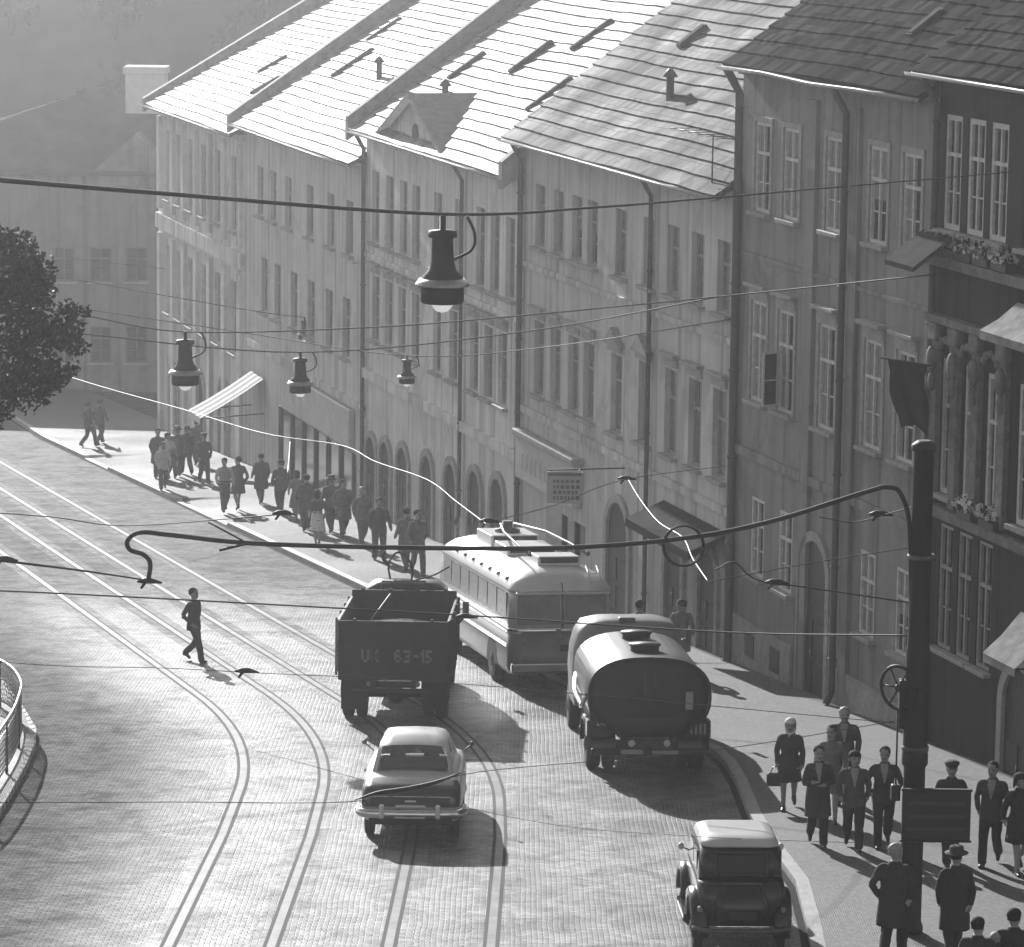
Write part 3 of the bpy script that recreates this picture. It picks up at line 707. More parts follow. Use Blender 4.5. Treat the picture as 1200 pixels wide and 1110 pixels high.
roof_bits(rf1, fr1, [('hatch', 5, 2.2, .5, 1.3), ('hatch', 8.5, 3.4, .5, 1.3), ('hatch', 2.5, 4.2, .5, 1.3)], 0)
parapet(rf1, fr1, 16.35, .4, .25, .6, 11)
tag(thing('awning', 'white canvas awning stretched over the shop beyond the pale house', 'awning', fpt(50, 0), RZ), 'white canvas awning stretched over the shop in the hazy house', 'awning')
aw = bpy.data.objects['awning']
za = -7.05 - aw.location.z
mb = MB(); n = 10; vs = []
for i in range(n + 1):
    x = -.2 + 2.2 * i / n
    for u in (0, .33, .66, 1): vs.append((x, .1 + 2.3 * u, za + .55 - 1.35 * u - .06 * math.sin(PI * u) - .02 * math.sin(i * 2.1)))
mb.add(vs, [(4 * i + j, 4 * i + 4 + j, 4 * i + 5 + j, 4 * i + 1 + j) for i in range(n) for j in range(3)])
for i in range(n):
    x0 = -.2 + 2.2 * i / n; x1 = x0 + .22
    mb.add([(x0, 2.4, za - .8), (x1, 2.4, za - .8), (x1, 2.41, za - 1.0), ((x0 + x1) / 2, 2.41, za - 1.06), (x0, 2.41, za - 1.0)], [(0, 1, 2, 3, 4)])
mb.build('canvas', M_canvas, aw)
for x in (-.2, 2.0):
    mb = MB(); mb.tube([(x, .05, za - .7), (x, 2.38, za - .82)], .025, 6); mb.build('awning_arm', M_iron, aw)

# --- B6: ornate dark house at the right edge
wins = ([dict(t=t, z=4.95, h=2.25, w=.85, kind='grand', curtain=False) for t in (-12.3, -13.45, -14.55, -16.2, -17.6, -19.5, -21.5, -23.5)]
        + [dict(t=t, z=-.3, h=2.7, w=.75, kind='grand', curtain=False) for t in (-12.45, -13.6, -14.7, -16.2, -17.6, -19.5, -21.5)]
        + [dict(t=t, z=-3.4, h=2.5, w=.7, kind='grey', curtain=False) for t in (-12.55, -13.5, -14.5)])
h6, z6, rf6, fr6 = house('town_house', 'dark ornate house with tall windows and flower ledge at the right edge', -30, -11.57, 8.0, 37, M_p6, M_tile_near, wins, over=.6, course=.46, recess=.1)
X6 = lambda t: t + 30
mb = MB(); mb.box(0, 18.4, .002, .30, z6(4.25), z6(4.45)); mb.box(0, 18.4, .002, .2, z6(-.75), z6(-.55)); mb.box(0, 18.4, .002, .22, z6(3.1), z6(3.25)); mb.build('ledge', mat('sooty_stucco', .17, .85, var=.4, scale=4, bump=.4, bscale=9), h6)
for t in (-11.9, -12.95, -14.0, -15.3, -16.9, -18.5):
    mb = MB(); mb.box(X6(t) - .16, X6(t) + .16, .002, .12, z6(-.5), z6(3.0)); mb.rbox(X6(t) - .24, X6(t) + .24, .002, .2, z6(2.72), z6(3.09), .05)
    mb.ell((X6(t), .17, z6(2.35)), .17, .1, .26, 10, 8); mb.ell((X6(t), .15, z6(1.9)), .1, .08, .2, 10, 8)
    mb.build('stucco_pilaster', mat('sooty_stucco', .17, .85, var=.4, scale=4, bump=.4, bscale=9), h6)
for t, zz in ((-12.5, 2.85), (-13.6, 2.85), (-14.7, 2.85)):
    mb = MB()
    for k in range(5):
        a = PI * (k + .5) / 5; mb.ell((X6(t) + .36 * math.cos(a), .1, z6(zz - .28 + .22 * math.sin(a))), .11, .07, .09, 8, 6)
    mb.build('stucco_garland', mat('sooty_stucco', .17, .85, var=.4, scale=4, bump=.4, bscale=9), h6)
drainpipe(h6, 18.3, z6(-6), z6(7.7), .07)
arch_door(h6, X6(-16.5), z6(-6), 1.6, 3.0)
roof_bits(rf6, fr6, [('hatch', 15, 1.8, .6, .9), ('chimney', 12, 5, 1.1, .7, 1.4)], 0)
mb = MB()
mb.add([(X6(-11.6), .3, z6(4.9)), (X6(-13.1), .3, z6(4.9)), (X6(-13.1), 1.1, z6(4.32)), (X6(-11.6), 1.1, z6(4.32)), (X6(-11.6), .3, z6(4.82)), (X6(-13.1), .3, z6(4.82)), (X6(-13.1), 1.1, z6(4.22)), (X6(-11.6), 1.1, z6(4.22))],
       [(0, 3, 2, 1), (4, 5, 6, 7), (3, 7, 6, 2), (1, 2, 6, 5), (0, 4, 7, 3)]); mb.build('canopy', mat('tar_felt', .045, .95, spec=.03, var=.3), h6)
def slat_awning(t0, t1, z, out, drop, label):
    p = fpt((t0 + t1) / 2, .32, z); r = thing('awning', label, 'awning', p, RZ)
    w = abs(t1 - t0) / 2; mb = MB(); n = 8; vs = []
    for i in range(n + 1):
        x = -w + 2 * w * i / n
        for u in (0, .5, 1): vs.append((x, .02 + out * u, -drop * u - .05 * math.sin(PI * u)))
    mb.add(vs, [(3 * i + j, 3 * i + 3 + j, 3 * i + 4 + j, 3 * i + 1 + j) for i in range(n) for j in range(2)])
    mb.add([(-w, out, -drop), (w, out, -drop), (w, out + .01, -drop - .16), (-w, out + .01, -drop - .16)], [(0, 1, 2, 3)])
    mb.build('canvas', mat('old_awning_canvas', .30, .95, spec=.05, var=.3), r)
    for x in (-w, w):
        mb = MB(); mb.tube([(x, .02, -drop - .05), (x, out, -drop)], .02, 6); mb.build('awning_arm', M_iron, r)
slat_awning(fhit(1172, 340, .7)[0], -18.5, 4.0, .75, .5, 'bright canvas awning on the ornate dark house, upper of the two')
slat_awning(fhit(1176, 700, .7)[0], -18.5, -1.75, .75, .75, 'bright canvas awning low on the ornate dark house above the pavement')
# flower boxes on the ledges
def flower_box(t, z, label, n, off=.3):
    r = thing('flower_box', label, 'flower box', fpt(t, off, z), RZ, 'flower boxes on the ornate dark house')
    mb = MB(); mb.rbox(-.36, .36, -.12, .12, 0, .18, .015); mb.build('box', M_dark, r)
    rnd = random.Random(int(t * 100)); mb = MB()
    for k in range(n):
        p = Vector((rnd.uniform(-.36, .36), rnd.uniform(-.15, .18), .16 + rnd.uniform(0, .28))); a = rnd.uniform(.03, .07)
        d = Vector((rnd.uniform(-1, 1), rnd.uniform(-1, 1), rnd.uniform(-.2, 1))).normalized(); e = d.orthogonal().normalized(); f = d.cross(e)
        mb.add([p + e * a, p + f * a, p - e * a, p - f * a], [(0, 1, 2, 3)], 0 if k % 3 else 1)
    mb.build('flowers', [mat('petals', .65, .7), M_leaf], r)
for t, w in ((-11.95, 'next to the dark drainpipe'), (-12.75, 'second from the dark drainpipe'), (-13.55, 'third from the dark drainpipe'), (-14.4, 'fourth from the dark drainpipe'), (-15.3, 'fifth and nearest the right edge')):
    flower_box(t, 4.46, 'pale flowers in a box on the top ledge, ' + w, 130, .17)
for t, w in ((-13.9, 'below the white framed windows'), (-15.0, 'at the right edge')):
    flower_box(t, -.54, 'pale flowers in a box on the lower ledge ' + w, 90, .12)
# a dark flag hanging from the front
fl = thing('flag', 'dark flag hanging on a slanted staff from the ornate house', 'flag', fpt(-12.0, .1, 2.2), RZ)
mb = MB(); mb.tube([(0, 0, .0), (-.3, 1.3, .25)], .02, 6); mb.build('flag_staff', M_dark, fl)
mb = MB(); n = 8; vs = []
for i in range(n + 1):
    u = i / n; p = Vector((0, 0, 0)).lerp(Vector((-.3, 1.3, .25)), .15 + .8 * u)
    for j in range(7): vs.append((p.x + .10 * math.sin(u * 11 + j * .6), p.y * (1 - .055 * j) + .05 * math.sin(j * 1.3 + u * 4), p.z - .24 * j * (1 - .12 * math.sin(u * 3))))
mb.add(vs, [(7 * i + j, 7 * i + 7 + j, 7 * i + 8 + j, 7 * i + 1 + j) for i in range(n) for j in range(6)], 0, True); mb.build('flag_cloth', mat('flag_cloth', .035, .85, var=.2), fl)

# --- the house that closes the street, and the hill behind
hE = thing('corner_house', 'hazy house closing the street below the hill with one whitewashed chimney', 'building', (-13.0, 176, gz(176)), 0)
zE_ = lambda z: z - gz(176)
a = at(-150, 300, 176); b = at(330, 300, 176)
xa, xb = a.x + 13, b.x + 13
eave = at(60, 197, 176).z; ridge = at(120, 110, 181).z
mb = MB(); holes = []
ewin = []
for px in (-60, -10, 30, 75, 118, 160):
    for py, hh in ((330, 1.6), (425, 1.7)):
        p = at(px, py, 176); ewin.append((p.x + 13, zE_(p.z), 1.0, hh)); holes.append((p.x + 13 - .5 - xa, p.x + 13 + .5 - xa, zE_(p.z), zE_(p.z) + hh))
w = wall_mesh(xb - xa, -1.0, zE_(eave), holes, 10)
w.v = [(v[0] + xa, -v[1], v[2]) for v in w.v]; w.f = [tuple(reversed(f)) for f in w.f]
w.build('wall', M_pE, hE)
for x, z, ww, hh in ewin:
    me = window_meshes(ww, hh, 'dull'); o = link('window', me['pane'], hE, (x, .2, z)); o.rotation_euler = (0, 0, PI); link('frame', me['frame'], o); link('sill', me['sill'], o, (0, .2, 0))
rx0 = at(92, 110, 181).x + 13
mb = MB(); ze = zE_(eave) - .15; zr = zE_(ridge)
v = [(xa - .5, -.6, ze), (xb, -.6, ze), (xb, 5, zr), (rx0, 5, zr), (xa - .5, 10.5, ze), (xb, 10.5, ze)]
mb.add(v, [(0, 1, 2, 3), (0, 3, 4), (3, 2, 5, 4), (1, 5, 2)])
mb.add([(x, y, z - .14) for x, y, z in v], [(3, 2, 1, 0)])
mb.uv = [(q[0], q[1] * 1.2) for q in mb.v]
rE = mb.build('roof', mat('far_slate', .12, .95, spec=.0, var=.25, scale=.8), hE)
# a cross gable towards us
p = at(155, 158, 175); q = at(100, 206, 175)
gx, gw = p.x + 13 + .1, (p.x - q.x)
mb = MB(); zz = zE_(p.z); ze2 = zE_(q.z)
mb.add([(gx - gw, -.45, ze2), (gx, -.45, zz), (gx + gw, -.45, ze2), (gx - gw, 4, ze2), (gx, 4, zz), (gx + gw, 4, ze2), (gx - gw, -.45, ze2 - .5), (gx + gw, -.45, ze2 - .5), (gx - gw, 3, ze2 - .5), (gx + gw, 3, ze2 - .5)],
       [(0, 1, 4, 3), (1, 2, 5, 4), (6, 7, 2, 1, 0), (6, 0, 3, 8), (2, 7, 9, 5)]); mb.build('cross_gable', M_pE, rE)
c0 = at(171, 122, 180); c1 = at(171, 78, 180)
mb = MB(); zb, zt = zE_(c0.z), zE_(c1.z); cw = 46 * 180 / F / 2; cx = c0.x + 13
mb.box(cx - cw, cx + cw, 3.6, 5.2, zb - 1.2, zt - .35); mb.rbox(cx - cw - .1, cx + cw + .1, 3.5, 5.3, zt - .348, zt, .05); mb.build('chimney', mat('whitewash', .78, .9, var=.08), rE)
arch = MB(); pq = at(118, 450, 176)

hill = MB(); nxh, nyh = 46, 26
def hz(x, y):
    u = max(0, (y - 187)) / 62
    u2 = min(1, u); s = u2 * u2 * (3 - 2 * u2)
    return gz(y) - 1 + s * 36 + 3.5 * math.sin(x * .05 + 1) * s + 1.5 * math.sin(x * .13 + y * .07) * s
vs = [(-165 + 330 * i / nxh, 188 + 160 * j / nyh, hz(-165 + 330 * i / nxh, 188 + 160 * j / nyh)) for j in range(nyh + 1) for i in range(nxh + 1)]
hill.add(vs, [(j * (nxh + 1) + i, j * (nxh + 1) + i + 1, (j + 1) * (nxh + 1) + i + 1, (j + 1) * (nxh + 1) + i) for j in range(nyh) for i in range(nxh)], 0, True)
structure(hill.build('hill', M_hill))
rnd = random.Random(11); wd = MB()
def leaf_clump(mb, c, r, n, size, rnd, flat=.8):
    for _ in range(n):
        d = Vector((rnd.gauss(0, 1), rnd.gauss(0, 1), rnd.gauss(0, 1) * flat)).normalized() * r * rnd.uniform(.55, 1.05)
        p = Vector(c) + d; a = rnd.uniform(.6, 1.3) * size
        e = Vector((rnd.uniform(-1, 1), rnd.uniform(-1, 1), rnd.uniform(-1, 1))).normalized(); f = e.orthogonal().normalized()
        mb.add([p - e * a, p + f * a * .6, p + e * a, p - f * a * .6], [(0, 1, 2, 3)])
for k in range(230):
    x = rnd.uniform(-48, 34); y = rnd.uniform(191, 232)
    z = hz(x, y); s = rnd.uniform(1.6, 3.2)
    leaf_clump(wd, (x, y, z + s * 1.1), s, 70, .42, rnd)
    wd.tube([(x, y, z - .5), (x, y, z + s)], [.25, .12], 5)
stuff(tag(wd.build('hillside_wood', M_leaf2), 'hazy wood covering the hill behind the houses', 'wood'))

# ------------------------------------------------------------------ trees at the left
TREE_CLUMPS = [(-70, 300, .6), (-60, 380, .6), (-60, 450, .55), (-15, 290, .45), (18, 292, .36), (40, 306, .26), (10, 335, .5), (48, 342, .32), (70, 362, .24), (88, 378, .16), (35, 385, .48), (72, 398, .26), (92, 402, .13), (10, 420, .5), (52, 428, .32), (78, 430, .16), (28, 455, .34), (52, 466, .17), (0, 475, .3), (60, 448, .2)]
def tree(x, y, ztop, crown, label, seed, n=26, leaf=.16, per=230):
    """tapered trunk, limbs and a crown of leaf clumps with gaps; crown = (dx, dy, z, rx, ry, rz)"""
    rnd = random.Random(seed); zg = gz(y)
    r = thing('broadleaf_tree', label, 'tree', (x, y, zg))
    dx, dy, zc, rx, ry, rz = crown; zc -= zg
    mb = MB(); mb.tube(catmull([(0, 0, -.3), (.08, .05, zc * .35), (dx * .2, dy * .2, zc * .7), (dx * .7, dy * .7, zc + rz * .4)], 4), [.34 - .27 * i / 12 for i in range(13)], 10)
    cl = []; rs = []
    for (bx, by, br_) in TREE_CLUMPS:                       # clumps spread through the crown, denser to the left
        for q in range(3):
            p = at(bx + rnd.uniform(-12, 12), by + rnd.uniform(-12, 12), y + rnd.uniform(-1.3, 1.3)); cl.append(Vector((p.x - x, p.y - y, p.z - zg))); rs.append(br_ * rnd.uniform(.6, 1.15))
    for c in cl[:12]:
        s = Vector((dx * .25, dy * .25, zc * .72)); mb.tube(catmull([s, s.lerp(c, .5) + Vector((0, 0, .25)), c], 3), [.1 - .013 * i for i in range(7)], 6)
    mb.build('trunk', M_bark, r)
    lf = MB()
    for c, q in zip(cl, rs): leaf_clump(lf, c, q, int(per * (q / .42) ** 2 * rnd.uniform(.6, 1.1)), leaf, rnd)
    lf.build('crown', M_leaf, r)
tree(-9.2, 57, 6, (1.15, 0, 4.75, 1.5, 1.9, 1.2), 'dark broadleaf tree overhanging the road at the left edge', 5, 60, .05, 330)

# ------------------------------------------------------------------ wheels and vehicles
def wheel(parent, x, y, r, w, rim_m=None, name='wheel', side=1):
    t = MB(); prof = [(r * .62, -w / 2), (r * .88, -w / 2), (r * .97, -w * .42), (r, -w * .2), (r, w * .2), (r * .97, w * .42), (r * .88, w / 2), (r * .62, w / 2)]
    t.lathe(prof, 28, (0, 0, 0), 'x', caps=True)
    o = t.build(name, M_rubber, parent); o.location = (x, y, r)
    h = MB(); e = side * w / 2
    h.lathe([(r * .60, e * .7), (r * .60, e + side * .004), (r * .45, e - side * .01), (r * .22, e + side * .03), (r * .05, e + side * .045)], 20, (0, 0, 0), 'x')
    h.build('rim', rim_m or M_truck, o)
    return o
def plan_ring(w, l0, l1, r, z, n=5, bow=0.0):
    """rounded rectangle outline: half width w, from y=l0 to y=l1"""
    pts = []
    for cx, cy, a0 in ((w - r, l1 - r, 0), (-w + r, l1 - r, 90), (-w + r, l0 + r, 180), (w - r, l0 + r, 270)):
        for k in range(n + 1):
            a = R_(a0 + 90 * k / n); pts.append((cx + r * math.cos(a), cy + r * math.sin(a)))
    return [Vector((x, y + (bow * (x / w) ** 2 if y < (l0 + l1) / 2 else 0), z)) for x, y in pts]
def shell(mb, levels, mi=0, bow=0.0, n=5, caps=True):
    mb.loft([plan_ring(w, a, b, r, z, n, bow) for (z, w, a, b, r) in levels], mi, True, caps)
def auto_smooth(o, ang=40):
    me = o.data
    try: me.set_sharp_from_angle(angle=R_(ang))
    except Exception: pass
    return o

GLY = {'U': ["1..1", "1..1", "1..1", "1..1", ".11."], 'F': ["111", "1..", "11.", "1..", "1.."], 'K': ["1..1", "1.1.", "11..", "1.1.", "1..1"], '6': [".11.", "1...", "111.", "1..1", ".11."],
       '3': ["111.", "...1", ".11.", "...1", "111."], '-': ["...", "...", "111", "...", "..."], '1': [".1", "11", ".1", ".1", ".1"], '5': ["111", "1..", "11.", "..1", "11."], '7': ["111", "..1", ".1.", ".1.", ".1."], ' ': ["..", "..", "..", "..", ".."], 'A': [".11.", "1..1", "1111", "1..1", "1..1"], 'E': ["111", "1..", "11.", "1..", "111"], '4': ["1.1", "1.1", "111", "..1", "..1"]}
def lettering(mb, text, x0, y, z0, hgt, sx=1.0, th=.006):
    c = hgt / 5; x = x0
    for ch in text:
        gph = GLY[ch]; wd = len(gph[0])
        for r, row in enumerate(gph):
            k = 0
            while k < wd:
                if row[k] == '1':
                    e = k
                    while e + 1 < wd and row[e + 1] == '1': e += 1
                    mb.box(x + k * c * sx, x + (e + 1) * c * sx, y - th, y, z0 + (4 - r) * c + .0005 * r, z0 + (5 - r) * c + .0005 * r); k = e
                k += 1
        x += (wd + .8) * c * sx
    return x

# -- truck with boarded body
def truck():
    r = thing('tipper_truck', 'dark lorry with boarded tipping body seen from behind in front of the bus', 'truck', mtx=on_street(-2.41, 76.65, 1.5))
    W2 = 1.14; L = 4.0
    fr = MB()
    for x in (-.42, .42): fr.box(x - .05, x + .05, -.05, 6.2, .72, .92)
    for y in (.1, 1.6, 3.2, 5.0): fr.box(-.37, .37, y, y + .1, .75, .88)
    fr.build('chassis', M_truck, r)
    bedm = MB(); bedm.rbox(-W2, W2, 0, L, .95, 1.08, .02); bedm.build('floor', M_truck2, r)
    tg = MB(); tg.rbox(-W2, W2, -.06, -.002, .92, 2.16, .015)
    for z in (1.28, 1.62): tg.box(-W2 + .02, W2 - .02, -.066, -.058, z, z + .012)
    for x in (-1.1, -.45, .35, 1.06): tg.box(x, x + .07, -.085, -.06, .94, 2.14)
    t = tg.build('tailgate', M_truck2, r)
    for tx, lx in (('UK', -.66), ('63-15', .02)):
        lt = MB(); lettering(lt, tx, lx, -.067, 1.30, .27, .75); lt.build('plate_number', M_letter, t)
    hg = MB()
    for x in (-.8, .8): hg.tube([(x, -.1, 2.18), (x, -.02, 2.18)], .03, 8)
    hg.build('hinges', M_iron, t)
    for s in (-1, 1):
        sd = MB(); sd.rbox(s * W2 - .03, s * W2 + .03, .004, L, 1.085, 2.17, .012)
        for y in (.1, 1.3, 2.6, 3.8): sd.box(s * W2 + s * .031, s * W2 + s * .075, y, y + .09, 1.0, 2.2)
        for z in (1.4, 1.7): sd.box(s * W2 + s * .031, s * W2 + s * .036, .2, L, z, z + .012)
        sd.build('side_board', M_truck2 if s > 0 else mat('sunlit_boards', .22, .6, var=.4, scale=4, stretch=(1, 1, 8)), r)  # left boards paler: the sunlight on that side is in the colour
    hb = MB(); hb.rbox(-W2, W2, L + .005, L + .07, 1.0, 2.32, .015)
    for x in (-.9, -.3, .3, .9): hb.box(x - .04, x + .04, L - .03, L + .002, 1.1, 2.36)
    hb.build('headboard', M_truck2, r)
    ld = MB(); rn = random.Random(2); nx_, ny_ = 12, 16; vs = []
    for j in range(ny_ + 1):
        for i in range(nx_ + 1):
            u, v = i / nx_ * 2 - 1, j / ny_ * 2 - 1
            vs.append((u * 1.09, 2 + v * 1.97, 1.5 + .40 * (1 - u * u * .8) * (1 - v * v * .7) + rn.uniform(-.04, .04)))
    ld.add(vs, [(j * (nx_ + 1) + i, j * (nx_ + 1) + i + 1, (j + 1) * (nx_ + 1) + i + 1, (j + 1) * (nx_ + 1) + i) for j in range(ny_) for i in range(nx_)])
    ld.build('load', mat('loose_load', .06, .95, var=.5, scale=6, bump=.6), r)
    cb = MB(); shell(cb, [(.75, .98, L + .25, L + 1.75, .16), (1.4, 1.02, L + .2, L + 1.75, .18), (1.8, .98, L + .22, L + 1.6, .18), (2.28, .88, L + .3, L + 1.45, .2), (2.42, .72, L + .42, L + 1.3, .2), (2.46, .4, L + .7, L + 1.0, .12)])
    c = cb.build('cab', M_truck, r)
    for s in (-1, 1):
        q = MB(); q.box(s * .3 - .2, s * .3 + .2, L + .2, L + .232, 1.85, 2.16); q.build('cab_window', M_carglass, c)
    bn = MB(); shell(bn, [(.8, .55, L + 1.7, L + 2.7, .15), (1.35, .55, L + 1.7, L + 2.7, .18), (1.5, .42, L + 1.7, L + 2.6, .18)]); bn.build('bonnet', M_truck, r)
    rk = MB(); rk.tube([(-.5, L + .15, 2.1), (-.5, L + .15, 2.5), (.45, L + .15, 2.5), (.45, L + .15, 2.1)], .025, 6)
    rk.build('cab_guard', M_pipe, r); rk = MB(); rk.tube(catmull([(-.32, L + .5, 2.42), (-.38, L + .5, 2.8), (-.22, L + .5, 3.08), (.0, L + .5, 3.0), (.14, L + .5, 2.75), (.12, L + .5, 2.44)], 5), .022, 6); rk.tube(catmull([(-.38, L + .5, 2.8), (-.5, L + .5, 2.95), (-.46, L + .5, 3.12)], 5), .03, 6); rk.tube(catmull([(.12, L + .5, 2.46), (.6, L + .5, 2.6), (.95, L + .45, 2.8)], 5), .018, 6)
    rk.build('spare_hose', M_rubber, r); rk = MB(); rk.tube([(-.62, 1.2, 1.9), (-.2, 2.2, 2.45)], .02, 6); rk.build('load_bar', M_pipe, r)
    for s in (-1, 1):
        for k, y in ((0, 1.05),):
            wheel(r, s * .98, y, .48, .24, side=s); wheel(r, s * .70, y, .48, .22, side=s)
        wheel(r, s * .92, L + 1.9, .48, .22, side=s)
        mg = MB(); vs = []
        for k in range(9):
            a = PI * k / 8; vs += [(s * .56, 1.05 - .6 * math.cos(a), .48 + .56 * math.sin(a)), (s * 1.12, 1.05 - .6 * math.cos(a), .48 + .56 * math.sin(a))]
        mg.add(vs, [(2 * i, 2 * i + 1, 2 * i + 3, 2 * i + 2) for i in range(8)]); mg.build('mudguard', M_truck, r)
        fl = MB(); fl.box(s * .57, s * 1.1, .36, .375, .25, .9); fl.build('mud_flap', M_rubber, r)
        lp = MB(); lp.lathe([(.055, -.03), (.06, -.005), (.045, .012)], 12, (s * .5, .0, .84), 'y'); lp.build('tail_lamp', M_lamp_glass, r)
        mr = MB(); mr.tube([(s * 1.0, L + 1.6, 1.7), (s * 1.28, L + 1.55, 1.75)], .012, 6); mr.rbox(s * 1.28 - .07, s * 1.28 + .07, L + 1.53, L + 1.57, 1.6, 1.9, .01); mr.build('mirror', M_pipe, r)
    ax = MB(); ax.tube([(-.9, 1.05, .48), (.9, 1.05, .48)], .07, 8); ax.ell((0, 1.05, .48), .2, .18, .2); ax.build('rear_axle', M_truck, r)
    bp = MB(); bp.rbox(-.85, .85, -.08, 0, .66, .76, .015); bp.build('bumper_beam', M_truck, r)
truck()

# -- tanker lorry
def tanker():
    r = thing('tanker_truck', 'dark tanker lorry with rounded tank standing by the kerb, seen from behind', 'truck', mtx=on_street(2.68, 70.6, -3.5))
    L = 4.0; zc = 1.55; a, b = 1.15, .73
    def ring(y, k=1.0, n=36):
        out = []
        for i in range(n):
            t = 2 * PI * i / n; c, s = math.cos(t), math.sin(t); e = .78
            out.append(Vector((a * k * math.copysign(abs(c) ** e, c), y, zc + b * k * math.copysign(abs(s) ** e, s))))
        return out
    tk = MB(); tk.loft([ring(-.14, .12), ring(-.12, .5), ring(-.07, .85), ring(0, .985), ring(.04, 1.0), ring(L, 1.0), ring(L + .1, .8)])
    M_tank = mat('tank_paint', .022, .5, var=.5, scale=2.5, spec=.4, bump=.12, bscale=5, stretch=(1, .4, 1))
    t = tk.build('tank', M_tank, r)
    rim = MB()
    rim.loft([ring(-.02, 1.0), ring(-.02, 1.035), ring(.03, 1.035), ring(.03, 1.0)], caps=False); rim.build('tank_rim', M_truck, t)
    pl = MB(); pl.rbox(.68, .82, -.17, -.06, 1.32, 1.66, .01); pl.build('gauge_panel', M_sign, t)
    hd = MB(); hd.tube(catmull([(-.1, -.13, 1.6), (-.1, -.2, 1.63), (-.1, -.2, 2.02), (-.1, -.1, 2.08)], 4), .014, 6); hd.tube([(.08, -.15, 1.62), (.08, -.14, 2.04)], .014, 6); hd.build('ladder_rail', M_pipe, t)
    for y in (1.1, 2.9):
        mh = MB(); mh.lathe([(.28, zc + b - .03), (.28, zc + b + .09), (.31, zc + b + .1), (.31, zc + b + .14), (.05, zc + b + .17)], 20, (0, y, 0)); mh.build('filler_cap', M_truck, t)
    # rear locker that widens under the tank, with the valve box
    lk = MB(); shell(lk, [(.78, .62, -.1, .8, .08), (1.0, .72, -.12, .8, .1), (1.3, .95, -.1, .8, .12)], n=4); lk.build('valve_locker', M_truck, r)
    fr = MB()
    for x in (-.42, .42): fr.box(x - .05, x + .05, 0, 6.6, .7, .9)
    for x in (-1.0, 1.0): fr.box(x - .12, x + .12, .15, L, 1.02, 1.2)
    fr.build('chassis', M_truck, r)
    for s in (-1, 1):
        fd = MB(); vs = []
        for k in range(11):
            q = PI * k / 10; 
            for x in (.60, 1.0, 1.19, 1.2): vs.append((s * x, 1.0 - .62 * math.cos(q), (.48 + .6 * math.sin(q)) - (.1 if x == 1.2 else (.02 if x == 1.19 else 0))))
        fd.add(vs, [(4 * i + j, 4 * i + j + 1, 4 * i + 5 + j, 4 * i + 4 + j) for i in range(10) for j in range(3)], 0, True)
        fd.build('rear_mudguard', M_black_paint, r)
    for s in (-1, 1):
        wheel(r, s * 1.0, 1.0, .48, .26, side=s); wheel(r, s * .7, 1.0, .48, .22, side=s); wheel(r, s * .98, L + 2.0, .48, .24, side=s)
        bx = MB(); bx.rbox(s * .95 - .24, s * .95 + .24, .02, .42, .75, 1.08, .02); bx.build('tool_box', M_black_paint, r)
        lp = MB(); lp.lathe([(.06, -.04), (.07, -.01), (.05, .012)], 12, (s * .34, -.1, .66), 'y'); lp.build('tail_lamp', mat('pale_lamp', .6, .3), r)
    st = MB()
    for k in range(4): st.box(.80 + k * .085, .835 + k * .085, .008, .018, .82, 1.02)
    st.build('plate_stripes', M_sign, r)
    pp = MB(); pp.rbox(-1.0, -.72, .0, .018, .98, 1.03, .004); pp.build('reflector', M_banner, r)
    bp = MB(); bp.rbox(-1.12, 1.12, -.16, -.08, .44, .56, .02); bm_ = bp.build('bumper', M_truck, r)
    np_ = MB(); np_.rbox(-.55, -.12, -.175, -.161, .46, .545, .004); np_.rbox(.05, .55, -.175, -.161, .46, .53, .004); np_.build('number_plate', M_sign, bm_)
    cb = MB(); y0 = L + .3; shell(cb, [(.7, 1.1, y0, y0 + 1.7, .2), (1.4, 1.14, y0, y0 + 1.75, .25), (1.85, 1.12, y0, y0 + 1.6, .28), (2.16, 1.05, y0 + .02, y0 + 1.5, .3), (2.35, .93, y0 + .08, y0 + 1.4, .3), (2.43, .7, y0 + .2, y0 + 1.25, .3), (2.46, .3, y0 + .5, y0 + 1.0, .2)])
    c = cb.build('cab', mat('grey_cab_paint', .22, .4, spec=.5), r)
    q = MB(); q.rbox(-.75, .75, y0 - .01, y0 + .03, 1.78, 2.12, .015); q.build('cab_window', M_carglass, c)
    lgt = MB(); lgt.rbox(-.22, .12, y0 + .1, y0 + .3, 2.40, 2.50, .03); lgt.build('roof_light', M_pipe, c)
    bn = MB(); shell(bn, [(.8, .6, y0 + 1.7, y0 + 2.7, .2), (1.4, .6, y0 + 1.7, y0 + 2.7, .2), (1.55, .45, y0 + 1.7, y0 + 2.55, .2)]); bn.build('bonnet', M_light_paint, r)
    for s in (-1, 1):
        mr = MB(); mr.tube([(s * 1.1, y0 + 1.5, 1.8), (s * 1.34, y0 + 1.4, 1.95)], .012, 6); mr.rbox(s * 1.34 - .06, s * 1.34 + .06, y0 + 1.38, y0 + 1.42, 1.8, 2.1, .01); mr.build('mirror', M_pipe, r)
    hs = MB(); hs.tube(catmull([(-1.17, .5, 1.5), (-1.24, .8, 1.25), (-1.2, 1.6, 1.2), (-1.24, 2.6, 1.3), (-1.16, 3.4, 1.5)], 5), .045, 8); hs.build('hose', M_chrome, r)
tanker()

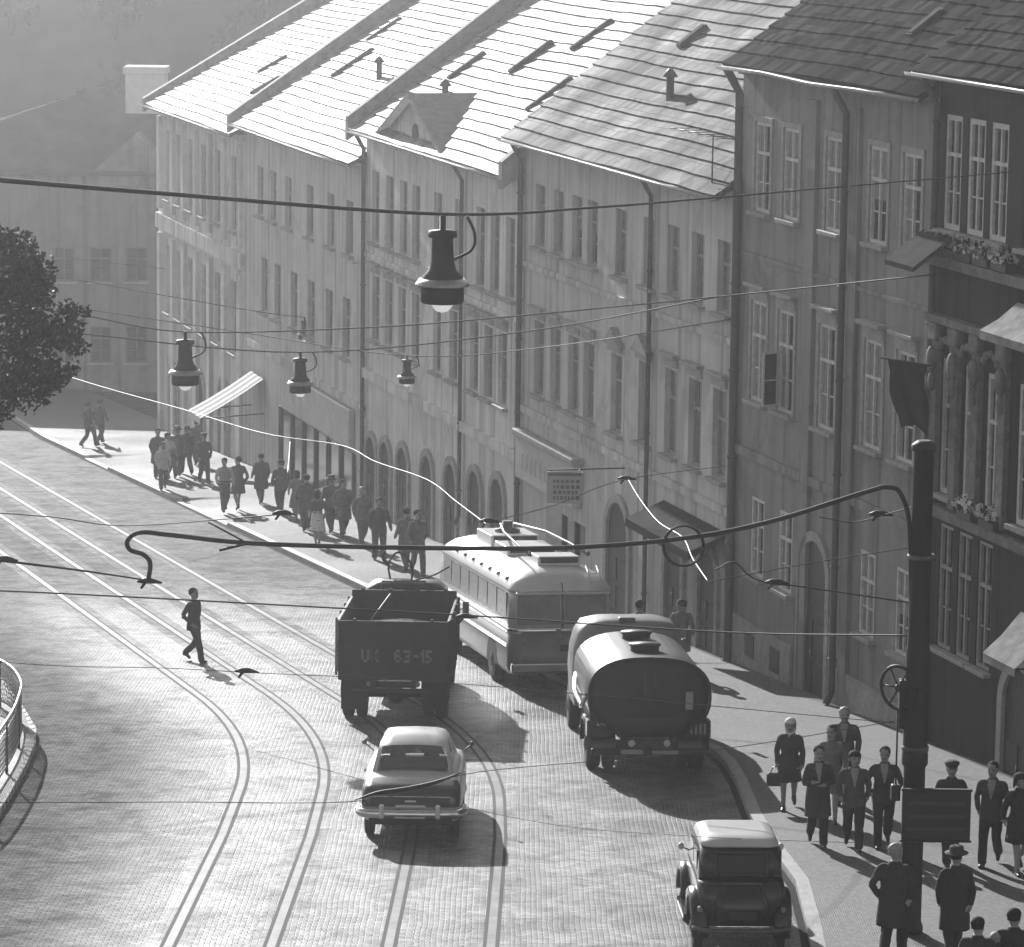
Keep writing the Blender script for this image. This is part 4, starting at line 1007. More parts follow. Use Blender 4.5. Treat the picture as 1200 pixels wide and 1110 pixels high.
# -- trolleybus
M_busglass = mat('bus_glass', .13, .15, spec=.4, var=.4, scale=1.5)
def trolleybus():
    r = thing('trolleybus', 'two tone trolleybus with a cream roof between the lorry and the tanker', 'bus', mtx=on_street(1.15, 81.6, -12.0) @ Matrix.Diagonal((1, 1, 1.04, 1)))
    W2 = 1.18; L = 8.6
    lb = MB(); shell(lb, [(.36, W2 - .06, .06, L - .06, .3), (.5, W2, 0, L, .32), (1.24, W2, 0, L, .32)]); lb.build('lower_body', M_bus_dark, r)
    bl = MB(); shell(bl, [(1.245, W2 + .012, -.012, L, .33), (1.36, W2 + .012, -.012, L, .33)], n=6); bl.build('belt_moulding', M_chrome, r)
    ub = MB(); shell(ub, [(1.365, W2 - .003, .0, L, .32), (1.95, W2 - .05, .06, L - .1, .32), (2.12, W2 - .06, .09, L - .12, .33)]); ub.build('upper_body', M_bus_light, r)
    rf = MB(); shell(rf, [(2.125, W2 - .02, .03, L - .08, .34), (2.17, W2 - .03, .04, L - .1, .36), (2.32, W2 - .12, .12, L - .2, .4), (2.46, W2 - .3, .3, L - .4, .45), (2.55, W2 - .55, .6, L - .7, .4), (2.59, W2 - .85, 1.0, L - 1.1, .25)], n=8)
    rfo = rf.build('roof', M_bus_light, r)
    for s in (-1, 1):
        n = 7; y = .45
        for k in range(n):
            w = (L - 1.2) / n; q = MB(); q.box(s * (W2 - .035) - .02, s * (W2 - .035) + .032 * 1, y + .07 + k * w, y + w - .04 + k * w, 1.42, 2.06)
            q.build('side_window', M_busglass, r)
        q = MB(); q.box(s * (W2 + .002), s * (W2 + .02), .3, L - .3, .93, 1.0); q.build('side_moulding', M_chrome, r)
        for yy in (1.9, 6.9):
            wheel(r, s * (W2 - .13), yy, .47, .26, side=s)
            wa = MB(); nn_ = 12; vs = []
            for i in range(nn_ + 1):
                t = PI * i / nn_; vs += [(s * (W2 + .004), yy + .60 * math.cos(t), .42 + .58 * math.sin(t))]
            wa.add(vs, [tuple(range(nn_ + 1))]); wa.build('wheel_arch', M_rubber, r)
        q = MB(); q.box(s * .53 - .49, s * .53 + .44 if s > 0 else s * .53 + .49, -.02, .08, 1.44, 2.04)
        q = MB(); x0, x1 = (.05, 1.0) if s > 0 else (-1.0, -.05)
        M = Matrix.Translation((0, .0, 1.44)) @ Matrix.Rotation(R_(-6.5), 4, 'X')
        q.rbox(x0, x1, -.012, .03, 0, .60, .012, 0, M); q.build('rear_window', M_busglass, r)
        for z in (.72, 1.12):
            lp = MB(); lp.lathe([(.05, -.045), (.06, -.012), (.06, .02)], 12, (s * .86, 0, z), 'y'); lp.build('tail_lamp', M_lamp_glass, r)
    vz = MB(); vz.rbox(-1.05, 1.05, -.07, .1, 2.085, 2.12, .012); vz.build('window_visor', M_bus_light, r)
    dv = MB(); dv.tube([(0, -.045, 1.38), (0, .02, 2.08), (0, .12, 2.3)], .022, 6); dv.build('centre_post', M_pipe, r)
    bp = MB(); bp.rbox(-W2 + .02, W2 - .02, -.12, -.012, .42, .62, .03); b = bp.build('bumper', M_chrome, r)
    npn = MB(); npn.rbox(-.05, .5, -.018, -.004, .86, 1.0, .004); npn.build('number_plate', M_signdark, r)
    vt = MB()
    for k in range(7): vt.lathe([(.05, 0), (.05, .05), (.02, .065)], 8, (-W2 + .12, .9 + k * .95, 2.30))
    vt.build('roof_vents', M_pipe, rfo)
    for y0, y1, x0, x1, h in ((1.0, 1.9, -.35, .62, .17), (3.1, 4.6, -.6, .55, .15), (5.2, 6.9, -.55, .6, .2)):
        e = MB(); e.rbox(x0, x1, y0, y1, 2.56, 2.60 + h, .03); ee = e.build('resistor_box', M_bus_light, rfo)
        gr = MB(); gr.box(x0 + .06, x1 - .06, y0 - .008, y0 - .001, 2.63, 2.58 + h)
        for k in range(6): xx = x0 + .1 + k * (x1 - x0 - .2) / 5; gr.box(xx - .012, xx + .012, y0 - .02, y0 - .009, 2.63, 2.58 + h)
        gr.build('grille', M_signdark, ee)
    tb = MB(); tb.lathe([(.3, 2.74), (.3, 2.86), (.12, 2.9), (.12, 3.05)], 14, (0, 6.0, 0)); tbo = tb.build('pole_base', M_pipe, rfo)
    for s in (-1, 1):
        p = MB(); p.tube([(s * .16, 6.0, 2.98), (s * .5, 4.0, 3.0), (s * .62, 2.0, 2.94), (s * .66, .5, 2.86)], [.035, .03, .024, .02], 7); p.lathe([(.04, 2.84), (.05, 2.88), (.03, 2.94)], 8, (s * .66, .45, 0)); p.build('trolley_pole', M_pipe, rfo)
    lad = MB()
    for x in (.62, .86): lad.tube([(x, -.02, 2.14), (x, .1, 2.42), (x, .5, 2.62)], .018, 6)
    for k in range(3): lad.tube([(.62, .0 + .13 * k, 2.2 + .14 * k), (.86, .0 + .13 * k, 2.2 + .14 * k)], .014, 6)
    lad.build('roof_ladder', M_bus_light, rfo)
trolleybus()

# -- saloon in front
def half_ring(half, y):
    return [Vector((x, y, z)) for x, z in half] + [Vector((-x, y, z)) for x, z in reversed(half[1:-1])]
def mat_clear():
    mt, nt, b = nodes('clear_glass'); b.inputs['Base Color'].default_value = (.75, .75, .75, 1); b.inputs['Roughness'].default_value = .02
    b.inputs['Transmission Weight'].default_value = .85; b.inputs['IOR'].default_value = 1.08; b.inputs['Specular IOR Level'].default_value = .5
    return mt
M_clear = mat_clear()
def saloon():
    r = thing('saloon_car', 'cream fifties saloon with dark boot and chrome bumper driving over the tram rails', 'car', mtx=on_street(-1.68, 63.4, 1.0) @ Matrix.Diagonal((1.0, 1.04, 1.1, 1)))
    S = [(0.0, .77, .40, .76), (.04, .83, .33, .84), (.2, .855, .3, .90), (.5, .86, .28, .955), (.95, .86, .26, 1.0), (1.6, .87, .25, 1.02), (2.6, .87, .25, 1.02), (3.1, .86, .26, 1.0), (3.6, .84, .28, .96), (4.1, .80, .32, .90), (4.3, .72, .38, .80), (4.38, .6, .45, .7)]
    body = MB(); rings = []
    for y, hw, zb, zt in S:
        zs = zb + (zt - zb)
        half = [(0, zb), (hw * .75, zb), (hw * .95, zb + .06), (hw, zb + .22), (hw * 1.0, zb + (zt - zb) * .62), (hw * .975, zt - .10), (hw * .92, zt - .03), (hw * .78, zt), (hw * .4, zt + .015), (0, zt + .02)]
        rings.append(half_ring(half, y))
    body.loft(rings); b = body.build('body', M_light_paint, r)
    # boot lid: dark tail that follows the body
    bt = MB(); rr = []
    for y, hw, zb, zt in S[:5]:
        k = 1.0
        hw2 = hw * .97
        pts = [(hw2 * 1.035, zb + (zt - zb) * .52), (hw2 * 1.035, zb + (zt - zb) * .62), (hw2 * 1.01, zt - .09), (hw2 * .95, zt - .015), (hw2 * .8, zt + .012), (hw2 * .4, zt + .028), (0, zt + .033)]
        rr.append([Vector((x, y - .012, z)) for x, z in pts] + [Vector((-x, y - .012, z)) for x, z in reversed(pts[:-1])])
    bt.loft(rr[:4], closed=False, caps=False)
    bt.add(rr[0], [tuple(range(len(rr[0])))])
    M_boot = mat('boot_paint', .05, .22, spec=.7)
    tm = MB(); tm.rbox(-.8, .8, -.03, -.012, .545, .565, .004); tm.rbox(-.7, .7, -.02, .03, .742, .760, .006); tm.build('chrome_trim', M_chrome, r)
    bo = bt.build('boot_lid', M_boot, r)
    hl = MB(); hl.rbox(-.1, .1, -.045, -.01, .66, .70, .012); hl.rbox(-.26, .26, -.03, -.011, .57, .62, .004); hl.build('boot_handle', M_chrome, bo)
    # cabin: rings along its length
    cab = MB(); gl = MB(); prof = []
    CS = [(.92, .99, .72, .72), (1.05, 1.19, .71, .67), (1.2, 1.38, .70, .63), (1.45, 1.49, .69, .60), (1.9, 1.52, .69, .575), (2.3, 1.515, .69, .575), (2.6, 1.46, .69, .57), (2.85, 1.28, .69, .62), (3.1, 1.02, .70, .69)]
    rr = []
    for y, zt, wb, wt in CS:
        zb = .98; h = zt - zb
        half = [(wb, zb), (wb - (wb - wt) * .5, zb + h * .5), (wt, zb + h * .82), (wt * .88, zb + h * .95), (wt * .6, zt), (0, zt + .012)]
        rr.append([Vector((x, y, z)) for x, z in half] + [Vector((-x, y, z)) for x, z in reversed(half[:-1])])
    n = len(rr[0])
    vs = [p for q in rr for p in q]; roof_f = []; rear_f = []; wind_f = []; side_f = []
    for i in range(len(rr) - 1):
        for j in range(n - 1):
            f = (i * n + j, i * n + j + 1, (i + 1) * n + j + 1, (i + 1) * n + j)
            side = j in (0, 1, n - 2, n - 3)
            if i in (0, 1) and not side and 3 <= j <= n - 5: rear_f.append(f)
            elif i == 0 and not side: rear_f.append(f) if j not in (2, n - 4) else roof_f.append(f)
            elif i in (6, 7) and not side: wind_f.append(f)
            elif side and 2 <= i <= 5 and i != 4 and j in (0, 1, n - 2, n - 3): side_f.append(f)
            else: roof_f.append(f)
    def sub(name, fs, mtl, par, sm=True):
        us = sorted({i for f in fs for i in f}); mp_ = {a: k for k, a in enumerate(us)}
        q = MB(); q.v = [tuple(vs[i]) for i in us]; fs = [tuple(mp_[i] for i in f) for f in fs]; q.f = fs; q.m = [0] * len(fs); q.sm = [sm] * len(fs); return q.build(name, mtl, par)
    c = sub('cabin', roof_f, M_light_paint, r)
    sub('rear_window', rear_f, M_clear, c); sub('windscreen', wind_f, M_clear, c)
    for lo in (True, False):
        for ii in ((2, 3), (5,)):
            sub('side_window', [f for f in side_f if (f[0] % n < n / 2) == lo and f[0] // n in ii], M_carglass, c)
    ns = MB(); ns.rbox(-.6, .6, 1.25, 1.6, .9, 1.18, .06); ns.ell((-.3, 1.5, 1.2), .14, .06, .1); ns.ell((.3, 1.5, 1.2), .14, .06, .1); ns.build('seat_back', M_pipe, r)
    bp = MB(); bp.tube(catmull([(-.9, .5, .50), (-.90, .1, .50), (-.72, -.12, .50), (0, -.17, .50), (.72, -.12, .50), (.90, .1, .50), (.9, .5, .50)], 4), .075, 10)
    bu = bp.build('rear_bumper', M_chrome, r)
    for s in (-1, 1):
        o_ = MB(); o_.rbox(s * .48 - .05, s * .48 + .05, -.25, -.12, .42, .66, .03); o_.build('overrider', M_chrome, bu)
        tl = MB(); tl.lathe([(.03, -.07), (.055, -.03), (.06, .05)], 12, (s * .72, .02, .70), 'y'); tl.build('tail_lamp', M_lamp_glass, r)
        for y in (.85, 3.45): wheel(r, s * .74, y, .33, .17, M_chrome, side=s)
        dh = MB(); dh.rbox(s * .865, s * .90, 1.75, 1.93, .86, .885, .006); dh.build('door_handle', M_chrome, r)
        mr = MB(); mr.tube([(s * .8, 2.95, 1.02), (s * .95, 2.9, 1.14)], .012, 6); mr.lathe([(.04, -.01), (.045, .01), (.02, .03)], 12, (s * .97, 2.9, 1.16), 'y'); mr.build('mirror', M_pipe, r)
    npl = MB(); npl.rbox(-.26, .26, -.235, -.225, .44, .55, .004); npl.build('number_plate', M_banner, bu)
    ex = MB(); ex.tube([(-.45, -.12, .27), (-.45, .8, .29)], .028, 8); ex.build('exhaust_pipe', M_chrome, r)
    val = MB(); val.rbox(-.72, .72, .0, .1, .30, .44, .02); val.build('rear_valance', M_iron, r)  # valance coloured near black for the shade below the bumper
saloon()

# -- small old saloon at the bottom
def old_car():
    r = thing('vintage_car', 'small black prewar saloon with a sunlit roof at the bottom by the kerb', 'car', mtx=on_street(3.50, 54.5, -1.5) @ Matrix.Diagonal((1.0, 1.05, 1.12, 1)))
    lb = MB(); shell(lb, [(.42, .56, .12, 3.2, .12), (.7, .63, .0, 2.6, .16), (.95, .655, .03, 2.5, .18), (1.02, .645, .12, 2.4, .18)], bow=.06); lb.build('body', M_black_paint, r)
    cb = MB(); shell(cb, [(1.03, .64, .18, 2.3, .18), (1.3, .615, .30, 2.22, .2), (1.44, .59, .40, 2.1, .22)], bow=.04); c = cb.build('cabin', M_black_paint, r)
    rf = MB(); shell(rf, [(1.442, .595, .39, 2.11, .22), (1.50, .58, .43, 2.06, .24), (1.55, .53, .54, 1.95, .26), (1.575, .42, .75, 1.8, .22)], n=7); rf.build('roof', M_light_paint, c)  # roof of the black car; its white sun glare put in as pale paint
    w = MB(); M = Matrix.Translation((0, .20, 1.08)) @ Matrix.Rotation(R_(-23), 4, 'X')
    w.rbox(-.36, .36, -.02, .03, .04, .30, .02, 0, M); wo = w.build('rear_window', M_carglass, c)
    fz = MB()
    for a, b, c_, d in ((-.4, .4, .30, .34), (-.4, .4, .0, .04)): fz.rbox(a, b, -.032, .0, c_, d, .008, 0, M)
    for a, b in ((-.40, -.36), (.36, .40)): fz.rbox(a, b, -.032, .0, .042, .298, .008, 0, M)
    fz.build('window_frame', M_truck, wo)
    tr = MB(); shell(tr, [(.5, .40, -.12, .5, .14), (.75, .42, -.10, .5, .16), (.97, .36, .0, .5, .16), (1.0, .2, .12, .4, .1)], bow=.05, n=6); t = tr.build('boot', M_black_paint, r)
    hn = MB(); hn.rbox(-.3, .3, .035, .06, 1.0, 1.03, .01); hn.build('boot_rail', M_pipe, t)
    for s in (-1, 1):
        fd = MB(); rings = []
        for k in range(11):
            a = PI * (-.05 + 1.05 * k / 10); y = .62 - .55 * math.cos(a); z = .36 + .46 * math.sin(a); hw = .13 + .03 * math.sin(a)
            nz = Vector((0, -math.cos(a), math.sin(a)))
            rings.append([Vector((s * (.615 + hw * math.cos(t)), y, z)) + nz * .07 * math.sin(t) for t in [2 * PI * i / 10 for i in range(10)]])
        fd.loft(rings); fd.build('rear_wing', M_black_paint, r)
        fd = MB(); rings = []
        for k in range(9):
            a = PI * k / 8; y = 2.75 - .5 * math.cos(a); z = .36 + .42 * math.sin(a)
            nz = Vector((0, -math.cos(a), math.sin(a)))
            rings.append([Vector((s * (.62 + .13 * math.cos(t)), y, z)) + nz * .06 * math.sin(t) for t in [2 * PI * i / 10 for i in range(10)]])
        fd.loft(rings); fd.build('front_wing', M_black_paint, r)
        rb = MB(); rb.rbox(s * .58, s * .78, 1.1, 2.4, .34, .39, .012); rb.build('running_board', M_black_paint, r)
        for y in (.62, 2.75): wheel(r, s * .62, y, .33, .14, M_truck, side=s)
        sw_ = MB(); sw_.box(s * .628 - .012, s * .628 + .012, .62, 1.15, 1.1, 1.36); sw_.box(s * .628 - .012, s * .628 + .012, 1.25, 1.9, 1.1, 1.36); sw_.build('side_window', M_carglass, c)
        tl = MB(); tl.lathe([(.03, -.05), (.045, -.01), (.045, .04)], 10, (s * .62, .08, .66), 'y'); tl.build('tail_lamp', M_lamp_glass, r)
        mr = MB(); mr.tube([(s * .63, 2.1, 1.1), (s * .76, 2.0, 1.16)], .01, 6); mr.lathe([(.045, -.01), (.05, .01), (.02, .03)], 10, (s * .77, 2.0, 1.17), 'y'); mr.build('mirror', M_chrome, r)
    bn = MB(); shell(bn, [(.5, .3, 2.3, 3.25, .1), (.8, .34, 2.3, 3.3, .14), (.98, .3, 2.3, 3.25, .14), (1.03, .15, 2.3, 3.1, .06)]); bn.build('bonnet', M_black_paint, r)
    bp = MB(); bp.tube(catmull([(-.72, .05, .42), (-.5, -.18, .42), (0, -.22, .42), (.5, -.18, .42), (.72, .05, .42)], 4), .035, 8); b = bp.build('bumper', M_pipe, r)
    npn = MB(); npn.rbox(-.2, .2, -.16, -.14, .56, .67, .006); npn.build('number_plate', M_signdark, r)
old_car()

# ------------------------------------------------------------------ people
SKIN = mat('skin', .30, .6); HAIR_D = mat('dark_hair', .025, .85, spec=.15, var=.3, scale=30); HAIR_L = mat('fair_hair', .28, .7, var=.3, scale=30)
SHIRT = mat('shirt', .30, .85); SHOE = mat('shoe_leather', .02, .35); SCARF = mat('white_scarf', .7, .8, var=.1)
FELT = mat('hat_felt', .04, .9)
def cloth(g): return mat('cloth_%03d' % int(g * 1000), g, .9, var=.22, scale=9, bump=.25, bscale=16)
PERSON_CACHE = {}

def limb(mb, lab, labels, pts, rad, k=5, n=12):
    P = catmull(pts, k); rr = []
    for i in range(len(P)):
        u = i / k; a = int(min(u, len(rad) - 2)); f = u - a; rr.append(rad[a] * (1 - f) + rad[a + 1] * f)
    mb.tube(P, rr, n); labels += [lab] * (len(mb.v) - len(labels))
def torso(mb, lab, labels, rings, n=20):
    out = []
    for z, rx, ry, yo in rings: out.append([Vector((rx * math.cos(2 * PI * i / n), yo + ry * math.sin(2 * PI * i / n), z)) for i in range(n)])
    mb.loft(out); labels += [lab] * (len(mb.v) - len(labels))

def HEADYAW(var): return random.Random(var * 7 + 1).uniform(-32, 32) if var else 0.0
def body_mesh(key, garb='suit', pose='walk', phase=1, arms='swing', jac=.04, tro=.03, fine=True, shirt=True, stock=None, female=False, lean=0, var=0):
    rj = random.Random(var * 13 + 5); J = lambda a: rj.uniform(-a, a) if var else 0.0
    ck = (garb, pose, phase, arms, jac, tro, fine, shirt, stock, female, var)
    if ck in PERSON_CACHE: return PERSON_CACHE[ck]
    mb = MB(); lb = []
    SK, JA, TR, SH, ST = 0, 1, 2, 3, 4
    fw = .93 if female else 1.0
    # legs: hip, knee, ankle per side
    for s in (-1, 1):
        f = s * phase
        if pose == 'walk':
            if f > 0: hip, kn, an = (s * .09, .02, .90), (s * .09, .19, .50), (s * .085, .27, .09); toe = (s * .10, .43, .06)
            else: hip, kn, an = (s * .09, -.02, .90), (s * .09, .02, .50), (s * .085, -.30, .16); toe = (s * .10, -.16, .03)
        else: hip, kn, an = (s * .09, 0, .90), (s * .105, .02, .50), (s * .11, -.02, .09); toe = (s * .14, .15, .05)
        if garb in ('dress', 'coatdress'):
            limb(mb, 5, lb, [hip, kn, an], [.085, .058, .038]); 
        else:
            limb(mb, TR, lb, [hip, kn, (an[0], an[1], an[2] - .01)], [.105, .082, .072])
        limb(mb, SH, lb, [(an[0], an[1] - .05, an[2] - .035), (an[0], an[1] + .03, an[2] - .04), toe], [.042, .05, .03], 4, 10)
    # trunk
    torso(mb, JA if garb != 'shirt' else ST, lb, [(.86, .13 * fw, .10, 0), (.95, .175 * fw, .125, 0), (1.06, .158 * fw, .115, 0), (1.18, .17 * fw, .12, .005), (1.28, .185 * fw, .128, .008), (1.36, .178 * fw, .115, 0), (1.415, .135 * fw, .09, -.01), (1.455, .09, .07, -.012), (1.485, .065, .06, -.01)])
    torso(mb, TR, lb, [(.80, .10, .085, 0), (.88, .165 * fw, .115, 0), (.97, .17 * fw, .12, 0)])
    if garb == 'suit': torso(mb, JA, lb, [(.76, .20 * fw, .145, 0), (.88, .198 * fw, .142, 0), (1.02, .175 * fw, .13, 0), (1.12, .17 * fw, .125, 0)])
    elif garb == 'coat': torso(mb, JA, lb, [(.52, .235, .19, 0), (.75, .225, .17, 0), (.95, .21, .155, 0), (1.1, .195, .145, 0), (1.28, .20, .145, 0), (1.36, .18, .12, 0)])
    elif garb == 'coatdress': torso(mb, JA, lb, [(.54, .225, .185, 0), (.75, .205, .16, 0), (.95, .185, .145, 0), (1.07, .15, .12, 0)])
    elif garb == 'dress': torso(mb, TR, lb, [(.50, .25, .21, 0), (.75, .215, .17, 0), (.95, .18, .14, 0), (1.06, .15, .115, 0)])
    # neck and head
    limb(mb, SK, lb, [(0, -.012, 1.43), (0, .0, 1.50), (0, .012, 1.57)], [.062, .054, .052], 3, 12)
    hd = []
    HS = 1.09; hstart = len(mb.v)
    prof = [(1.505, .028, .035, .045), (1.52, .048, .062, .035), (1.55, .062, .083, .022), (1.59, .070, .094, .012), (1.63, .075, .098, .006), (1.67, .076, .098, 0), (1.70, .068, .088, -.004), (1.725, .045, .06, -.006), (1.735, .015, .02, -.006)]
    torso(mb, SK, lb, [(1.505 + (a - 1.505) * HS, b * HS, c * HS, d) for a, b, c, d in prof], 18)
    mb.ell((0, .120, 1.604), .013, .02, .022, 8, 6); lb += [SK] * (len(mb.v) - len(lb))
    mb.ell((0, .106, 1.622), .012, .016, .03, 8, 6); lb += [SK] * (len(mb.v) - len(lb))
    mb.ell((0, .101, 1.562), .022, .012, .008, 8, 6); lb += [6] * (len(mb.v) - len(lb))
    for s in (-1, 1):
        mb.ell((s * .032, .103, 1.636), .012, .008, .007, 8, 6); lb += [6] * (len(mb.v) - len(lb))
        mb.ell((s * .083, -.002, 1.618), .010, .022, .032, 8, 6); lb += [SK] * (len(mb.v) - len(lb))
    hy = R_(HEADYAW(var)); ch, sh_ = math.cos(hy), math.sin(hy)
    mb.v = mb.v[:hstart] + [(x * ch - y * sh_, x * sh_ + y * ch, z) for x, y, z in mb.v[hstart:]]
    # collar
    if garb in ('suit', 'coat', 'coatdress'): torso(mb, JA, lb, [(1.42, .115, .10, -.012), (1.47, .082, .078, -.014), (1.495, .07, .068, -.016)], 16)
    wr = []
    for s in (-1, 1):
        f = -s * phase
        if arms == 'swing': sh, el, w = (s * .178 * fw, 0, 1.365), (s * .235, -.04 + .04 * f, 1.12), (s * .225, .07 + .14 * f, .90)
        elif arms == 'down': sh, el, w = (s * .178 * fw, 0, 1.365), (s * .228, -.03 + .03 * f, 1.11), (s * .22, .05 + .05 * f, .87)
        elif arms == 'pocket': sh, el, w = (s * .178 * fw, 0, 1.365), (s * .275, -.08, 1.12), (s * .21, .05, .93)
        elif arms == 'hold': sh, el, w = (s * .178 * fw, 0, 1.365), (s * .245, .0, 1.11), (s * .10, .24, 1.10)
        elif arms == 'back': sh, el, w = (s * .178 * fw, 0, 1.365), (s * .25, -.10, 1.12), (s * .08, -.17, .97)
        el = (el[0] + s * abs(J(.03)), el[1] + J(.05), el[2] + J(.02)); w = (w[0] + J(.03), w[1] + J(.09), w[2] + abs(J(.06)))
        mid = tuple((a + b) / 2 for a, b in zip(el, w))
        bare = garb == 'dress'
        limb(mb, JA, lb, [(s * .09, 0, 1.385), sh, el], [.062, .066, .050] if not bare else [.058, .055, .042], 5, 12)
        limb(mb, SK if bare else JA, lb, [el, mid, w], [.052, .048, .043] if not bare else [.042, .038, .03], 4, 12)
        d = (Vector(w) - Vector(el)).normalized(); wr.append((s, Vector(w), d))
        pal = Vector(w) + d * .06
        limb(mb, SK, lb, [Vector(w) - d * .02, Vector(w) + d * .03, pal], [.026, .034, .032], 3, 10)
    me0 = mb.mesh('tmp', SKIN); ob = bpy.data.objects.new('tmp', me0); C.objects.link(ob)
    md = ob.modifiers.new('r', 'REMESH'); md.mode = 'VOXEL'; md.voxel_size = .013 if fine else .02; md.use_smooth_shade = True
    sm = ob.modifiers.new('s', 'SMOOTH'); sm.factor = .5; sm.iterations = 3 if fine else 1
    dg = bpy.context.evaluated_depsgraph_get(); me = bpy.data.meshes.new_from_object(ob.evaluated_get(dg)); me.name = 'person'
    bpy.data.objects.remove(ob)
    kd = kdtree.KDTree(len(mb.v))
    for i, v in enumerate(mb.v): kd.insert(v, i)
    kd.balance()
    me.materials.clear()
    for x in (SKIN, cloth(jac), cloth(tro), SHOE, SHIRT, stock or SKIN, mat('lips_eyes', .15, .7)): me.materials.append(x)
    for p in me.polygons:
        c = p.center; q = lb[kd.find(c)[1]]
        if q == JA and shirt and c.y > .05 and c.z > 1.14 and abs(c.x) < .012 + .17 * (c.z - 1.14) and c.z < 1.47: q = ST
        hem = {'dress': .51, 'coatdress': .55, 'coat': .53}.get(garb, 0)
        if hem and c.z > hem and c.z < .98 and (q in (5, TR, SH)) and abs(c.x) < .2: q = TR if garb == 'dress' else JA
        if q in (TR,) and garb in ('suit', 'coat', 'coatdress') and c.z > .80: q = JA
        p.material_index = q; p.use_smooth = True
    for v in me.vertices:                                   # creases and sag in the cloth
        if v.co.z < 1.44:
            k = v.co * 7.0 + Vector((var * 3.1, 0, 0)); k.z *= .55
            d = mnoise.noise_vector(k) * .010 + mnoise.noise_vector(k * 2.6) * .005
            v.co += d * (1 if v.co.z > .12 else 0)
    if fine:
        fb = MB()
        for s, w, d in wr:
            side = Vector((0, 1, 0)) if abs(d.y) < .8 else Vector((0, 0, 1)); side = (side - d * side.dot(d)).normalized(); inn = Vector((-s, 0, 0)); inn = (inn - d * inn.dot(d)).normalized()
            for k, (o, ln) in enumerate(((-.027, .062), (-.009, .078), (.009, .082), (.026, .074))):
                b = w + d * .055 + side * o
                fb.tube([b, b + d * ln * .45 + inn * .004, b + d * ln * .8 + inn * .018, b + d * ln + inn * .034], [.0105, .0095, .0085, .006], 7)
            b = w + d * .02 + side * .028; fb.tube([b, b + side * .022 + d * .025 + inn * .008, b + side * .026 + d * .055 + inn * .02], [.012, .011, .007], 7)
        bm = bmesh.new(); bm.from_mesh(me); vs = [bm.verts.new(v) for v in fb.v]
        for f in fb.f:
            try: nf = bm.faces.new([vs[i] for i in f]); nf.material_index = 0; nf.smooth = True
            except ValueError: pass
        bm.to_mesh(me); bm.free()
    PERSON_CACHE[ck] = me; return me

def hair_mesh(kind):
    k = 'h' + kind
    if k in PERSON_CACHE: return PERSON_CACHE[k]
    mb = MB()
    if kind in ('dark', 'fair', 'long', 'scarf'):
        nu, nv = 22, 14; rx, ry, rz = .094, .113, .096; c = (0, -.014, 1.672)
        if kind == 'long': rx, ry = .104, .122
        if kind == 'scarf': rx, ry, rz = .104, .126, .102
        low = {'dark': 1.60, 'fair': 1.60, 'long': 1.50, 'scarf': 1.50}[kind]
        rings = []
        for i in range(nv + 1):
            a = PI / 2 - i * PI / 2 / 8 if i <= 8 else 0
            ring = []
            for j in range(nu):
                t = 2 * PI * j / nu; cr = max(math.cos(a), .03) * (1 + (.035 * math.sin(t * 5 + i) if kind != 'scarf' else 0))
                x = c[0] + rx * cr * math.cos(t); y = c[1] + ry * cr * math.sin(t); z = c[2] + rz * math.sin(a)
                if i > 8:
                    u = (i - 8) / (nv - 8); front = math.sin(t)
                    zl = 1.700 if front > .35 else low + (1.655 - low) * max(0, (front + .2) / .55)
                    z = c[2] + (zl - c[2]) * u; sh = 1 - .10 * u * (1 if kind in ('dark', 'fair') else .4); x *= sh; y = c[1] + (y - c[1]) * sh
                ring.append(Vector((x, y, z)))
            rings.append(ring)
        mb.loft(rings, caps=False)
        if kind == 'scarf':
            mb.tube(catmull([(-.088, .03, 1.57), (-.05, .085, 1.50), (0, .10, 1.485), (.05, .085, 1.50), (.088, .03, 1.57)], 4), .022, 8); mb.tube([(0, .1, 1.485), (.03, .11, 1.42)], [.02, .008], 6)
    elif kind == 'hat':
        mb.lathe([(.0, 1.668), (.155, 1.662), (.165, 1.672), (.155, 1.678), (.098, 1.69), (.10, 1.72), (.092, 1.77), (.06, 1.785), (.0, 1.772)], 24, (0, -.005, 0))
        mb.v = [(x * 1.06, y * 1.22, z + .012) for x, y, z in mb.v]
    elif kind == 'cap':
        mb.lathe([(.0, 1.675), (.10, 1.672), (.118, 1.70), (.115, 1.725), (.07, 1.755), (.0, 1.76)], 22, (0, -.008, 0)); mb.v = [(x * 1.02, y * 1.18, z + .012) for x, y, z in mb.v]
        mb.add([(-.07, .09, 1.69), (-.045, .16, 1.672), (0, .178, 1.668), (.045, .16, 1.672), (.07, .09, 1.69), (-.07, .09, 1.682), (-.045, .16, 1.662), (0, .178, 1.658), (.045, .16, 1.662), (.07, .09, 1.682)],
               [(0, 1, 2, 3, 4), (9, 8, 7, 6, 5), (0, 5, 6, 1), (1, 6, 7, 2), (2, 7, 8, 3), (3, 8, 9, 4)])
    me = mb.mesh('hair', {'dark': HAIR_D, 'fair': HAIR_L, 'long': HAIR_D, 'scarf': SCARF, 'hat': FELT, 'cap': FELT}[kind]); PERSON_CACHE[k] = me; return me

